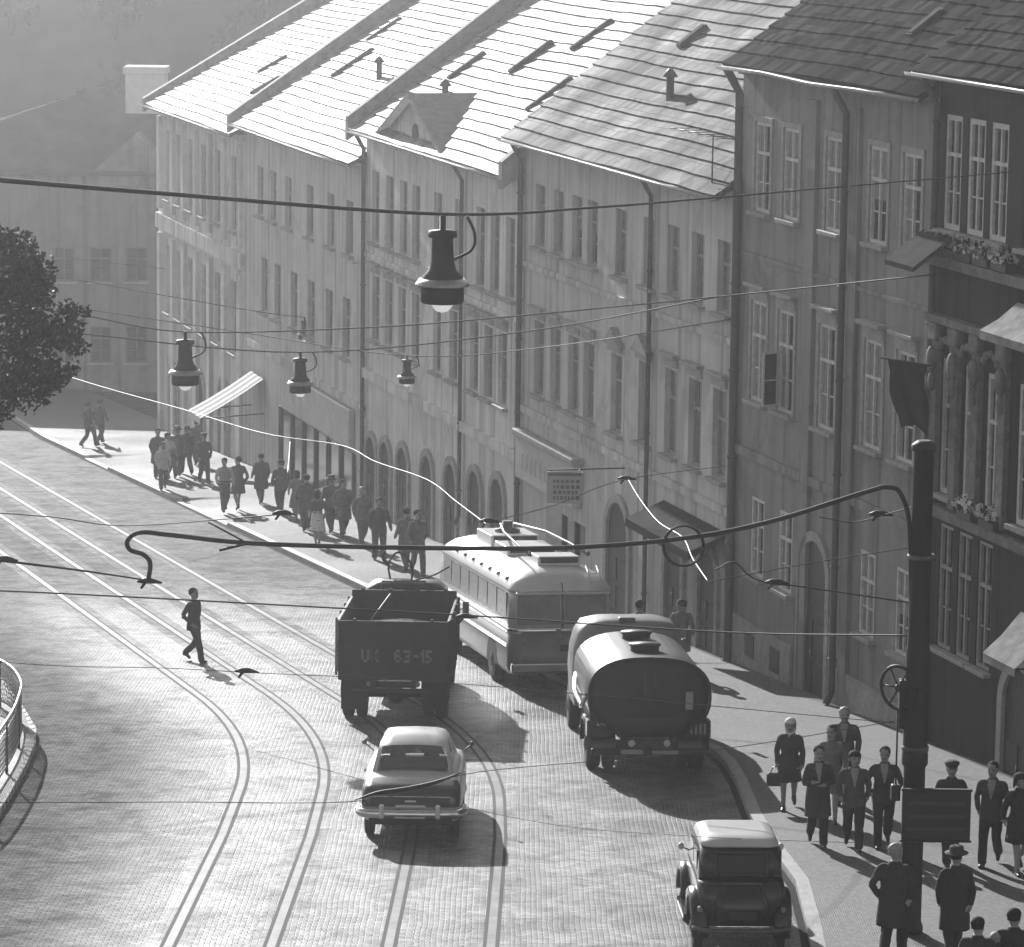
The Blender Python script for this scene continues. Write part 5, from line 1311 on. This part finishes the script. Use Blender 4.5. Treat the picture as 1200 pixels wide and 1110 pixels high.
def person(label, px, py, face, height=1.72, head='dark', lift=KH, group=None, **kw):
    """feet at the spot on the street seen at (px, py); face = degrees right of straight away"""
    p = ground(px, py, lift)
    vr = kw.pop('var', None)
    if vr is None: vr = 1 + int(px * 3 + py) % (40 if kw.get('fine', True) else 4)
    me = body_mesh(None, var=vr, **kw)
    o = link('person', me); o.location = p; o.rotation_euler = (0, 0, -R_(face)); s = height / 1.735; wv = random.Random(int(px * 7 + py)).uniform(1.0, 1.14); o.scale = (s * wv, s * wv, s)
    tag(o, label, 'person', group)
    hs = head if isinstance(head, tuple) else (head,)
    for h in hs: link({'dark': 'hair', 'fair': 'hair', 'long': 'hair', 'scarf': 'headscarf', 'hat': 'hat', 'cap': 'cap'}[h], hair_mesh(h), o).rotation_euler = (0, 0, R_(HEADYAW(vr)))
    return o

# the group on the near pavement
G1 = 'people walking up the near pavement'
woman = person('woman in white headscarf and dark knee length coat walking alone with a bag', 924, 947, 186, 1.64, 'scarf', group=G1, var=0, garb='coatdress', jac=.05, tro=.05, arms='down', phase=1, female=True, shirt=False, stock=mat('stockings', .22, .6))
person('stout man in long dark coat and wide trousers left of the strolling group', 957, 990, 178, 1.72, 'dark', group=G1, garb='coat', jac=.045, tro=.028, arms='hold', pose='walk', phase=-1, shirt=True)
person('woman in light grey jacket behind the stout man', 972, 962, 184, 1.72, 'dark', group=G1, garb='coatdress', jac=.16, tro=.05, arms='down', phase=-1, female=True, shirt=False)
person('man in mid grey suit farthest back in the strolling group', 987, 940, 182, 1.75, 'fair', group=G1, garb='suit', jac=.07, tro=.05, arms='swing')
person('person with long dark hair and charcoal suit in the middle of the group', 999, 994, 182, 1.68, 'long', group=G1, garb='suit', jac=.075, tro=.03, arms='swing', phase=-1, shirt=True)
person('young man in open dark jacket over pale shirt beside the sign post', 1034, 991, 184, 1.72, 'dark', group=G1, garb='suit', jac=.04, tro=.025, arms='pocket', phase=1)
person('man in flat cap half hidden by the dark sign board', 1112, 1012, 176, 1.74, ('dark', 'cap'), group=G1, garb='suit', jac=.03, tro=.03, arms='down', shirt=False)
person('tall man in charcoal jacket walking right of the sign board', 1160, 1013, 196, 1.74, 'dark', group=G1, garb='suit', jac=.06, tro=.03, arms='swing', pose='walk', shirt=True)
person('woman in dark coat at the right edge beside the tall man', 1193, 1022, 172, 1.66, 'long', group=G1, garb='coatdress', jac=.03, tro=.03, arms='swing', female=True, shirt=False)
person('grey haired man in long dark coat seen from behind left of the pole', 1046, 1124, 14, 1.74, 'fair', group=G1, garb='coat', jac=.035, tro=.03, arms='pocket', pose='walk', shirt=False)
person('man in brimmed hat and dark coat seen from behind under the sign', 1117, 1128, 356, 1.72, ('dark', 'hat'), group=G1, garb='coat', jac=.028, tro=.028, arms='down', pose='walk', shirt=False)
person('dark haired walker cut off by the bottom edge right of the hatted man', 1142, 1212, 6, 1.62, 'dark', group=G1, garb='suit', jac=.035, tro=.03, arms='down', shirt=False)
person('dark headed walker in dark jacket at the bottom right corner', 1184, 1206, 2, 1.68, 'dark', group=G1, garb='suit', jac=.03, tro=.03, arms='down', phase=-1, shirt=False)
person('small fair haired child at the bottom edge beside the right corner', 1163, 1206, 350, 1.35, 'fair', group=G1, garb='suit', jac=.05, tro=.04, arms='down', shirt=False)
person('man in dark suit crossing the tram tracks alone', 227, 775, 120, 1.70, 'dark', lift=0, garb='suit', jac=.04, tro=.035, arms='pocket', phase=1, shirt=False)
FAR = dict(fine=False, shirt=False)
G2 = 'people on the far pavement'
person('left walker of the pair on the empty far pavement', 104, 524, 40, 1.72, 'dark', group=G2, garb='suit', jac=.06, tro=.05, **FAR)
person('right walker of the pair on the empty far pavement', 117, 520, 30, 1.70, 'dark', group=G2, garb='suit', jac=.06, tro=.05, phase=-1, **FAR)
for lab, x, y, hh, hd, kw in (
    ('dark coated person at the far corner, leftmost of the crowd', 185, 560, 1.72, 'dark', dict(garb='coat', jac=.05, tro=.04)),
    ('pale bloused woman in the far corner crowd', 197, 563, 1.65, 'long', dict(garb='dress', jac=.4, tro=.08, female=True)),
    ('tall dark person in the middle of the far corner crowd', 208, 560, 1.78, 'hat', dict(garb='suit', jac=.05, tro=.05)),
    ('dark suited person right in the far corner crowd', 219, 556, 1.72, 'dark', dict(garb='suit', jac=.04, tro=.04, phase=-1)),
    ('short dark person behind the far corner crowd', 230, 545, 1.66, 'dark', dict(garb='coat', jac=.07, tro=.06)),
    ('light sleeved walker of the pair beneath the white awning', 263, 599, 1.70, 'dark', dict(garb='shirt', jac=.3, tro=.08)),
    ('dark dressed walker of the pair beneath the white awning', 279, 597, 1.70, 'dark', dict(garb='coatdress', jac=.06, tro=.05, female=True)),
    ('short pale jacketed person in front of the far corner crowd', 191, 574, 1.6, 'dark', dict(garb='suit', jac=.3, tro=.06)),
    ('dark capped person leaving the far corner crowd', 239, 566, 1.72, 'cap', dict(garb='suit', jac=.05, tro=.05, phase=-1)),
    ('stooping dark figure between the awning pair and the lone figure', 306, 590, 1.64, 'dark', dict(garb='coat', jac=.06, tro=.05)),
    ('dark coated figure close to the shop front behind the shoppers', 402, 628, 1.70, 'dark', dict(garb='coat', jac=.07, tro=.05)),
    ('bareheaded man in grey suit near the arches of the pale house', 424, 640, 1.74, 'fair', dict(garb='suit', jac=.1, tro=.08)),
    ('shopper in mid grey dress hidden between the coated shoppers', 347, 612, 1.62, 'long', dict(garb='dress', jac=.15, tro=.12, female=True)),
    ('lone dark figure right of the awning by the shop', 329, 602, 1.72, 'dark', dict(garb='suit', jac=.06, tro=.05)),
    ('woman in pale skirt among the shoppers near the kerb', 372, 640, 1.66, 'long', dict(garb='dress', jac=.05, tro=.75, female=True)),
    ('dark coated shopper behind the pale skirted woman', 359, 622, 1.72, 'dark', dict(garb='coat', jac=.06, tro=.05)),
    ('hatted shopper right of the pale skirted woman', 388, 624, 1.72, 'hat', dict(garb='suit', jac=.06, tro=.05)),
    ('dark suited man standing before the pale house', 444, 656, 1.76, 'dark', dict(garb='suit', jac=.05, tro=.06, pose='stand')),
    ('person in grey coat left of two behind the lorry', 476, 668, 1.74, 'dark', dict(garb='coat', jac=.09, tro=.07)),
    ('taller person in grey suit right of two behind the lorry', 489, 674, 1.80, 'dark', dict(garb='suit', jac=.08, tro=.07, phase=-1)),
    ('pale jacketed walker passing behind the tanker', 748, 792, 1.72, 'dark', dict(garb='suit', jac=.16, tro=.08)),
    ('dark haired walker on the pavement right behind the tanker', 797, 790, 1.70, 'dark', dict(garb='coatdress', jac=.10, tro=.08, female=True))):
    d = dict(FAR); d.update(kw); d['jac'] = min(.6, d['jac'] * 1.7 + .02); d['tro'] = min(.75, d['tro'] * 1.6 + .01); person(lab, x, y, random.choice((-20, 160, 170, -10, 164)), hh, hd, group=G2, **d)  # far clothes lightened: haze put into the cloth colour
# the woman's handbag
wp = woman.matrix_basis
s = 1.64 / 1.735
hand = Matrix.Translation(woman.location) @ Matrix.Rotation(-R_(186), 4, 'Z') @ Vector((.25 * s, .07 * s, .80 * s))
hb = thing('handbag', 'dark handbag hanging from the hand of the woman in the headscarf', 'bag', hand)
mb = MB(); mb.rbox(-.17, .17, -.06, .06, -.34, -.10, .035); mb.build('bag_body', M_black_paint, hb)
mb = MB(); mb.tube(catmull([(-.1, 0, -.11), (-.07, 0, -.02), (0, 0, .02), (.07, 0, -.02), (.1, 0, -.11)], 4), .01, 6); mb.build('bag_handle', M_black_paint, hb)

# ------------------------------------------------------------------ iron pole, sign, wheel
PX, PY = 6.16, 56.0
po = thing('iron_pole', 'thick dark iron pole at the pavement corner carrying a sign board', 'pole', (PX, PY, gz(PY) + KH))
zt = at(1086, 520, PY).z - po.location.z
mb = MB(); mb.lathe([(.20, 0), (.20, .1), (.17, .18), (.165, 2.6), (.20, 2.65), (.20, 2.78), (.19, 2.85), (.185, 4.4), (.165, 4.5), (.15, zt - .12), (.19, zt - .1), (.19, zt - .02), (.10, zt + .05)], 20); mb.build('shaft', M_iron, po)
mb = MB()
for z in (2.85, 5.8): mb.lathe([(.205, z), (.205, z + .08)], 20)
mb.build('clamp_rings', M_pipe, po)
mb = MB(); mb.rbox(-.27, -.12, -.10, .10, 3.2, 3.95, .02); mb.build('switch_box', M_iron, po)
z0 = at(1097, 984, PY - .3).z - po.location.z; z1_ = at(1097, 927, PY - .3).z - po.location.z; xc = at(1097, 955, PY - .3).x - PX
sgn = MB(); sgn.rbox(xc - .52, xc + .52, -.33, -.27, z0, z1_, .012); so = sgn.build('sign_board', M_signdark, po)
mb = MB(); mb.rbox(xc - .54, xc + .54, -.345, -.262, z1_ + .002, z1_ + .035, .008); mb.rbox(xc - .54, xc + .54, -.345, -.262, z0 - .035, z0 - .002, .008); mb.box(xc - .1, xc + .1, -.27, -.15, z0 + .2, z0 + .3); mb.build('sign_frame', M_iron, so)
mb = MB()
for k in range(3): mb.box(xc - .44, xc + .44, -.333, -.3305, z0 + .14 + .2 * k, z0 + .20 + .2 * k)
mb.build('sign_strip', mat('faded_strip', .06, .8), so)
# spoked tension wheel on a bracket
wc = at(1053, 806, PY) - po.location
wh = MB(); rr = .33
a = Vector((.72, -.66, 0)).normalized(); bz = Vector((0, 0, 1))
pts = [wc + (a * math.cos(2 * PI * k / 28) + bz * math.sin(2 * PI * k / 28)) * rr for k in range(29)]
wh.tube(pts, .028, 8)
for k in range(6): t = PI * k / 3; wh.tube([wc, wc + (a * math.cos(t) + bz * math.sin(t)) * rr], .014, 6)
wh.ell(tuple(wc), .06, .06, .06); who = wh.build('tension_wheel', M_iron, po)
mb = MB(); mb.tube([wc + Vector((.06, 0, -.04)), Vector((-.1, 0, wc.z - .04))], .05, 8); mb.build('wheel_bracket', M_iron, po)
mb = MB(); mb.tube([wc - bz * rr, wc - bz * 1.6], .014, 6); mb.rbox(wc.x - .07, wc.x + .07, wc.y - .07, wc.y + .07, wc.z - 1.75, wc.z - 1.5, .02); mb.build('wheel_rod', M_iron, po)

# ------------------------------------------------------------------ wires and lamps
def wire(name, label, pts, r, m, k=8, cat='wire', group='overhead wires', clamps=()):
    P = catmull(pts, k); mb = MB(); mb.tube(P, r if not isinstance(r, (list, tuple)) else [r[0] + (r[1] - r[0]) * i / (len(P) - 1) for i in range(len(P))], 7)
    o = tag(mb.build(name, m), label, cat, group)
    for c in clamps:
        p = Vector(c); q = MB(); q.tube([p + Vector((-.16, 0, .015)), p + Vector((-.05, 0, .03)), p + Vector((.05, 0, .03)), p + Vector((.22, 0, .0))], [.015, .045, .045, .012], 8); q.tube([p + Vector((-.02, 0, .03)), p + Vector((-.1, 0, -.09))], [.03, .018], 7); q.build('clamp', M_iron, o)
    return o
def onf(px, py, off=0.05):
    t, z = fhit(px, py, off); return fpt(t, off, z)

w1 = [at(-60, 206, 44), at(180, 226, 47), at(519, 251, 52), at(700, 243, 58), at(870, 229, 63), onf(1192, 201)]
wire('span_wire', 'thick black span wire carrying the largest lamp', w1, [.036, .010], M_cable)
w2 = [at(-60, 350, 83), at(92, 369, 84), at(217, 389, 84), at(430, 384, 83), at(600, 371, 82), at(870, 345, 80), onf(1112, 320)]
wire('span_wire', 'black span wire sagging to the second largest lamp on the left', w2, .017, M_cable)
w3 = [at(-60, 378, 88), at(92, 391, 89), at(352, 413, 90), at(620, 388, 90), onf(868, 343)]
wire('span_wire', 'black span wire crossing just beneath the second lamp wire', w3, .017, M_cable)
w4 = [at(-40, 316, 120), at(75, 326, 122), at(190, 346, 126), at(357, 372, 128), at(480, 366, 122), onf(612, 352)]
wire('span_wire', 'faint span wire leading to the small lamp before the hazy house', w4, .016, M_cable)
w5 = [at(260, 386, 105), at(477, 417, 100), at(640, 407, 97), onf(860, 374)]
wire('span_wire', 'thin span wire carrying the small lamp before the pale house', [at(-50, 340, 108)] + w5, .014, M_cable)
w6 = [at(-60, 690, 62), at(100, 697, 62), at(400, 713, 62), at(560, 722, 62), at(850, 741, 60), at(1080, 745, 56.1)]
wire('contact_wire', 'long thin wire crossing the whole street behind the lorry tail', w6, .014, M_cable, clamps=[at(545, 724, 62)])
w7 = [at(-60, 770, 58), at(60, 780, 58), at(190, 783, 58), at(287, 788, 58), at(560, 803, 57.5), at(1078, 850, 56.1)]
wire('contact_wire', 'very thin wire running above the crossing man shadow', w7, .006, M_cable, clamps=[at(287, 788, 58)])
w8 = [at(-60, 941, 50), at(200, 940, 51), at(430, 938, 52), at(560, 905, 54), at(830, 880, 55), at(1079, 840, 56)]
mb_hook = [at(415, 938, 52), at(440, 930, 52), at(475, 925, 52), at(510, 917, 52), at(540, 906, 52)]
wo = wire('contact_wire', 'thin wire with a long dark insulator in front of the cream saloon', w8, .006, M_cable)
q = MB(); q.tube(catmull(mb_hook, 4), [.006, .01, .016, .022, .028, .034, .036, .036, .036, .034, .032, .03, .028, .024, .018, .014, .008], 8); q.build('insulator', M_iron, wo)
w9 = [at(-60, 650, 56), at(0, 657, 56), at(90, 668, 56), at(172, 680, 56)]
# heavy feeder cable
fc = [Vector((PX - .05, PY, at(1075, 770, PY).z)), at(1068, 720, PY), at(1066, 620, PY), at(1056, 580, PY), at(1040, 571, PY), at(1010, 578, PY), at(900, 612, PY), at(800, 631, PY), at(660, 642, PY), at(480, 642, PY), at(300, 637, PY), at(200, 627, PY), at(165, 624, PY), at(150, 633, PY), at(152, 644, PY), at(168, 650, PY), at(176, 660, PY), at(174, 680, PY)]
ca = wire('feeder_cable', 'heavy black cable sagging from the iron pole to a hook over the tracks', fc, .037, M_cable, cat='cable', group=None, clamps=[at(173, 683, PY)])
mb = MB(); c0 = at(801, 640, PY); mb.tube([c0 + Vector((math.cos(2 * PI * k / 30) * .31, .02 * math.sin(3 * PI * k / 15), math.sin(2 * PI * k / 30) * .31)) for k in range(31)], .016, 7); mb.tube([c0 + Vector((math.cos(2 * PI * k / 30 + .5) * .29, .03, math.sin(2 * PI * k / 30 + .5) * .30)) for k in range(31)], .014, 7); mb.build('spare_coil', M_cable, ca)
mb = MB(); mb.tube([at(244, 612, PY), at(285, 634, PY)], .014, 6); mb.tube([at(257, 645, PY), at(290, 637, PY)], .022, 6); mb.build('fork_clamp', M_iron, ca)
wire('contact_wire', 'dark wire running in from the left edge to the cable hook', w9, [.026, .012], M_cable, clamps=[at(4, 657, 56)])
ww = [ground(x, y, 5.5) for x, y in ((30, 425), (115, 452), (215, 480), (310, 508), (400, 522), (440, 541), (500, 562), (535, 588), (572, 616))]
wire('trolley_wire', 'bright trolley wire glinting in the sun left of the bus roof', ww, .0085, M_copper, clamps=[ground(572, 612, 5.5)])
ww = [ground(x, y, 5.5) for x, y in ((735, 560), (750, 585), (772, 612), (800, 630), (812, 655), (830, 682))]
wire('trolley_wire', 'bright kinked trolley wire right of the bus beside the cable coil', ww, .010, M_copper, clamps=[ground(733, 562, 5.5)])
wy = [at(560, 600, 64), at(700, 640, 62), at(830, 682, 57.5), at(850, 660, 57.4), at(905, 684, 57.2), at(942, 690, 57), at(1079, 700, 56)]
wire('span_wire', 'thin sagging pull wire between the cable coil and the pole', [at(838, 668, 57.5), at(860, 659, 57.4), at(880, 676, 57.2), at(905, 684, 57.1), at(942, 688, 57), at(1078, 708, 56)], .013, M_cable, clamps=[at(908, 684, 57.1)])
wire('span_wire', 'short dark pull wire above the bend of the heavy cable', [at(960, 606, 57), at(1000, 612, 57), at(1038, 603, 56.6), at(1084, 590, 56)], .010, M_cable, clamps=[at(1030, 604, 56.7)])
wire('span_wire', 'thin pull wire tying the bright trolley wires to the ochre house', [ground(572, 612, 5.52), ground(650, 592, 5.52), ground(733, 562, 5.52), onf(862, 545)], .009, M_cable)
wire('span_wire', 'thin pull wire from the lower end of the kinked trolley wire to the pole', [ground(830, 682, 5.5), at(950, 660, 56.5), at(1078, 640, 56)], .008, M_cable)
wh_ = [at(338, 545, 62), at(334, 575, 62), at(330, 601, 62)]
wire('drop_wire', 'short bright drop wire ending in a dark hook above the kerb', [ground(340, 518, 5.5)] + wh_, .008, M_copper, clamps=[at(330, 603, 62)])
wire('contact_wire', 'faint thin wire low across the road at the far left', [at(-50, 598, 66), at(60, 606, 66), at(150, 616, 66), at(330, 603, 62)], .010, M_cable)
wire('span_wire', 'faint thin wire crossing the roofs of the saloon and small car', [at(300, 880, 55), at(600, 958, 55), at(810, 980, 55), at(1078, 990, 56)], .004, M_cable)

M_bulb = mat('lamp_bulb', .85, .1); _b = M_bulb.node_tree.nodes['Principled BSDF']; _b.inputs['Emission Color'].default_value = (1, 1, 1, 1); _b.inputs['Emission Strength'].default_value = .3
def lamp(px, top, bot, wpx, Y, label):
    sc = Y / F; W_d = wpx * sc; p = at(px, top, Y); H = (bot - top) * sc
    r = thing('street_lamp', label, 'lamp', p, 0, 'lamps hanging over the street')
    R = W_d / 2
    mb = MB(); mb.lathe([(R * .12, 0), (R * .12, -H * .16), (R * .55, -H * .17), (R * .58, -H * .24), (R * .42, -H * .26), (R * .45, -H * .52), (R * .55, -H * .62), (R * .85, -H * .72), (R * .86, -H * .98), (R * .80, -H)], 24)
    mb.build('housing', M_iron, r)
    mb = MB(); mb.lathe([(R * .87, -H * .715), (R * 1.08, -H * .78), (R * 1.08, -H * .80), (R * .88, -H * .76)], 28); mb.build('reflector_shade', M_zinc, r)
    mb = MB(); mb.lathe([(R * .4, -H * .995), (R * .42, -H * 1.03), (R * .25, -H * 1.09), (R * .05, -H * 1.11)], 16); mb.build('bulb', M_bulb, r)
    mb = MB(); mb.tube(catmull([(R * .95, 0, -H * .0), (R * 1.25, 0, -H * .2), (R * 1.15, 0, -H * .38), (R * .43, 0, -H * .5)], 5), R * .06, 6); mb.build('feed_cable', M_cable, r)
lamp(519, 253, 356, 60, 52, 'largest black bell lamp hanging in the upper middle')
lamp(217, 388, 452, 38, 84, 'second largest black bell lamp hanging at the left')
lamp(352, 412, 461, 30, 90, 'mid sized black bell lamp right of the awning')
lamp(477, 416, 450, 22, 100, 'small dark bell lamp in front of the pale house')
lamp(357, 372, 398, 17, 128, 'tiny hazy bell lamp directly above the mid sized lamp')
lamp(248, 318, 347, 13, 150, 'tiniest hazy bell lamp high before the light corner house')
wire('span_wire', 'hair thin faraway wire holding the tiniest lamp', [at(60, 300, 150), at(248, 319, 150), onf(420, 308)], .012, M_cable)

# hanging bus stop style board on the ochre house
sb = thing('hanging_sign', 'square pale board with small lettering hung out before the shop sign', 'sign', fpt(11.2, 1.35, 0), 0)
pz = at(662, 590, 92)
sb.location = (at(662, 590, 93.5).x, 93.5, at(662, 590, 93.5).z)
mb = MB(); mb.rbox(-.46, .46, -.04, .04, 0, .80, .012); bo = mb.build('board', M_sign, sb)
mb = MB(); mb.box(-.43, .40, -.052, -.041, .70, .78)
rn = random.Random(4)
for j in range(4):
    x = -.3
    while x < .32:
        l = rn.uniform(.04, .1); mb.box(x, x + l, -.048, -.041, .10 + .14 * j, .19 + .14 * j); x += l + .04
mb.build('lettering', mat('sign_letter_grey', .12, .8), bo)
mb = MB(); mb.tube([(-.46, 0, .84), (2.0, .55, .84)], .02, 6)
for x in (-.35, .35): mb.tube([(x, 0, .79), (x, .1, .84)], .01, 5)
mb.build('bracket', M_iron, sb)
mb = MB(); mb.rbox(-.45, -.07, -.02, .02, -1.15, -.02, .008); mb.build('poster_panel', M_banner, sb)

# railing on the island at the left edge
isl = MB(); ip = [ground(*p) for p in ((-60, 790), (0, 800), (28, 838), (42, 862), (40, 880), (30, 905), (8, 945), (-30, 1000), (-200, 1010), (-200, 790))]
vs = [(p.x, p.y, gz(p.y) + .14) for p in ip] + [(p.x, p.y, gz(p.y) - .05) for p in ip]; n = len(ip)
isl.add(vs, [tuple(range(n))] + [(i, i + n, (i + 1) % n + n, (i + 1) % n) for i in range(n)]); isl.f[0] = tuple(reversed(isl.f[0]))
structure(isl.build('traffic_island', M_walk))
ik = MB(); c_ = sum(ip, Vector()) / n
for i in range(7):
    a, b = ip[i], ip[i + 1]
    L_ = (b - a).length; m_ = max(1, int(L_ / .5))
    for k in range(m_):
        u0_, u1_ = k / m_ + .02, (k + 1) / m_ - .02; P0, P1 = a.lerp(b, u0_), a.lerp(b, u1_); i0 = (c_ - P0); i0.z = 0; i0.normalize(); o_ = -i0 * .02
        q = [P0 + o_, P1 + o_, P1 + i0 * .2, P0 + i0 * .2]
        ik.add([(p.x, p.y, gz(p.y) - .02) for p in q] + [(p.x, p.y, gz(p.y) + .155) for p in q], [(4, 5, 6, 7), (0, 1, 5, 4), (1, 2, 6, 5), (2, 3, 7, 6), (3, 0, 4, 7), (7, 6, 5, 4)])
structure(ik.build('island_kerb', mat('white_kerb', .62, .6, var=.2, scale=3)))
rl_ = thing('guard_railing', 'curved tubular railing with wire mesh on the island at the left edge', 'railing', tuple(ground(-10, 905, .14)))
o_ = rl_.location
def lp(p, h): return Vector((p.x - o_.x, p.y - o_.y, gz(p.y) + .14 + h - o_.z))
path = catmull([ground(*p) for p in ((-150, 810), (-70, 815), (0, 836), (24, 860), (22, 885), (8, 915), (-25, 960), (-70, 985))], 5)
mb = MB(); mb.tube([lp(p, 1.0) for p in path], .032, 8); mb.build('top_rail', M_zinc, rl_)
mb = MB(); mb.tube([lp(p, .15) for p in path], .022, 8); mb.build('bottom_rail', M_pipe, rl_)
for i in range(0, len(path), 5):
    mb = MB(); mb.tube([lp(path[i], -.02), lp(path[i], 1.0)], .03, 8); mb.build('post', M_pipe, rl_)
mb = MB()
Q = []
for i in range(len(path) - 1):
    for k in range(4): Q.append(path[i].lerp(path[i + 1], k / 4))
for i in range(0, len(Q) - 4):
    mb.tube([lp(Q[i], .16), lp(Q[i + 4], .98)], .006, 4); mb.tube([lp(Q[i + 4], .16), lp(Q[i], .98)], .006, 4)
mb.build('wire_mesh', M_zinc, rl_)

# ------------------------------------------------------------------ haze, sky, sun
hzb = MB(); hzb.box(-172, 172, -25, 452, -36, 17.5)
ho = hzb.build('haze', None); ho.data.materials.clear()
hm = bpy.data.materials.new('haze'); hm.use_nodes = True; nt = hm.node_tree; nt.nodes.clear()
out = nt.nodes.new('ShaderNodeOutputMaterial'); pv = nt.nodes.new('ShaderNodeVolumePrincipled')
pv.inputs['Color'].default_value = (.97, .97, .97, 1); pv.inputs['Density'].default_value = 0.0008; pv.inputs['Anisotropy'].default_value = 0.90
nt.links.new(pv.outputs[0], out.inputs['Volume']); ho.data.materials.append(hm); stuff(ho)

SUN_AZ = R_(-17.6); SUN_EL = R_(20.0)
wld = bpy.data.worlds.new('World'); bpy.context.scene.world = wld; wld.use_nodes = True; nt = wld.node_tree
sky = nt.nodes.new('ShaderNodeTexSky'); sky.sky_type = 'NISHITA'; sky.sun_disc = False; sky.sun_elevation = SUN_EL; sky.sun_rotation = SUN_AZ % (2 * PI)
bw = nt.nodes.new('ShaderNodeRGBToBW'); bg = nt.nodes['Background']; bg.inputs['Strength'].default_value = 0.098
nt.links.new(sky.outputs[0], bw.inputs[0]); nt.links.new(bw.outputs[0], bg.inputs['Color'])
sl = bpy.data.lights.new('sun', 'SUN'); sl.energy = 5.0; sl.angle = R_(.5); sl.color = (1, 1, 1)
so_ = bpy.data.objects.new('sun', sl); C.objects.link(so_)
sd = Vector((math.sin(SUN_AZ) * math.cos(SUN_EL), math.cos(SUN_AZ) * math.cos(SUN_EL), math.sin(SUN_EL)))
so_.rotation_euler = sd.to_track_quat('Z', 'Y').to_euler(); so_.location = (-30, 120, 60)
sc = bpy.context.scene
sc.view_settings.view_transform = 'Standard'; sc.view_settings.look = 'None'; sc.view_settings.exposure = 0.6; sc.view_settings.gamma = 1
sc.cycles.use_denoising = True
sc.cycles.max_bounces = 6; sc.cycles.volume_bounces = 1; sc.cycles.caustics_reflective = False; sc.cycles.caustics_refractive = False
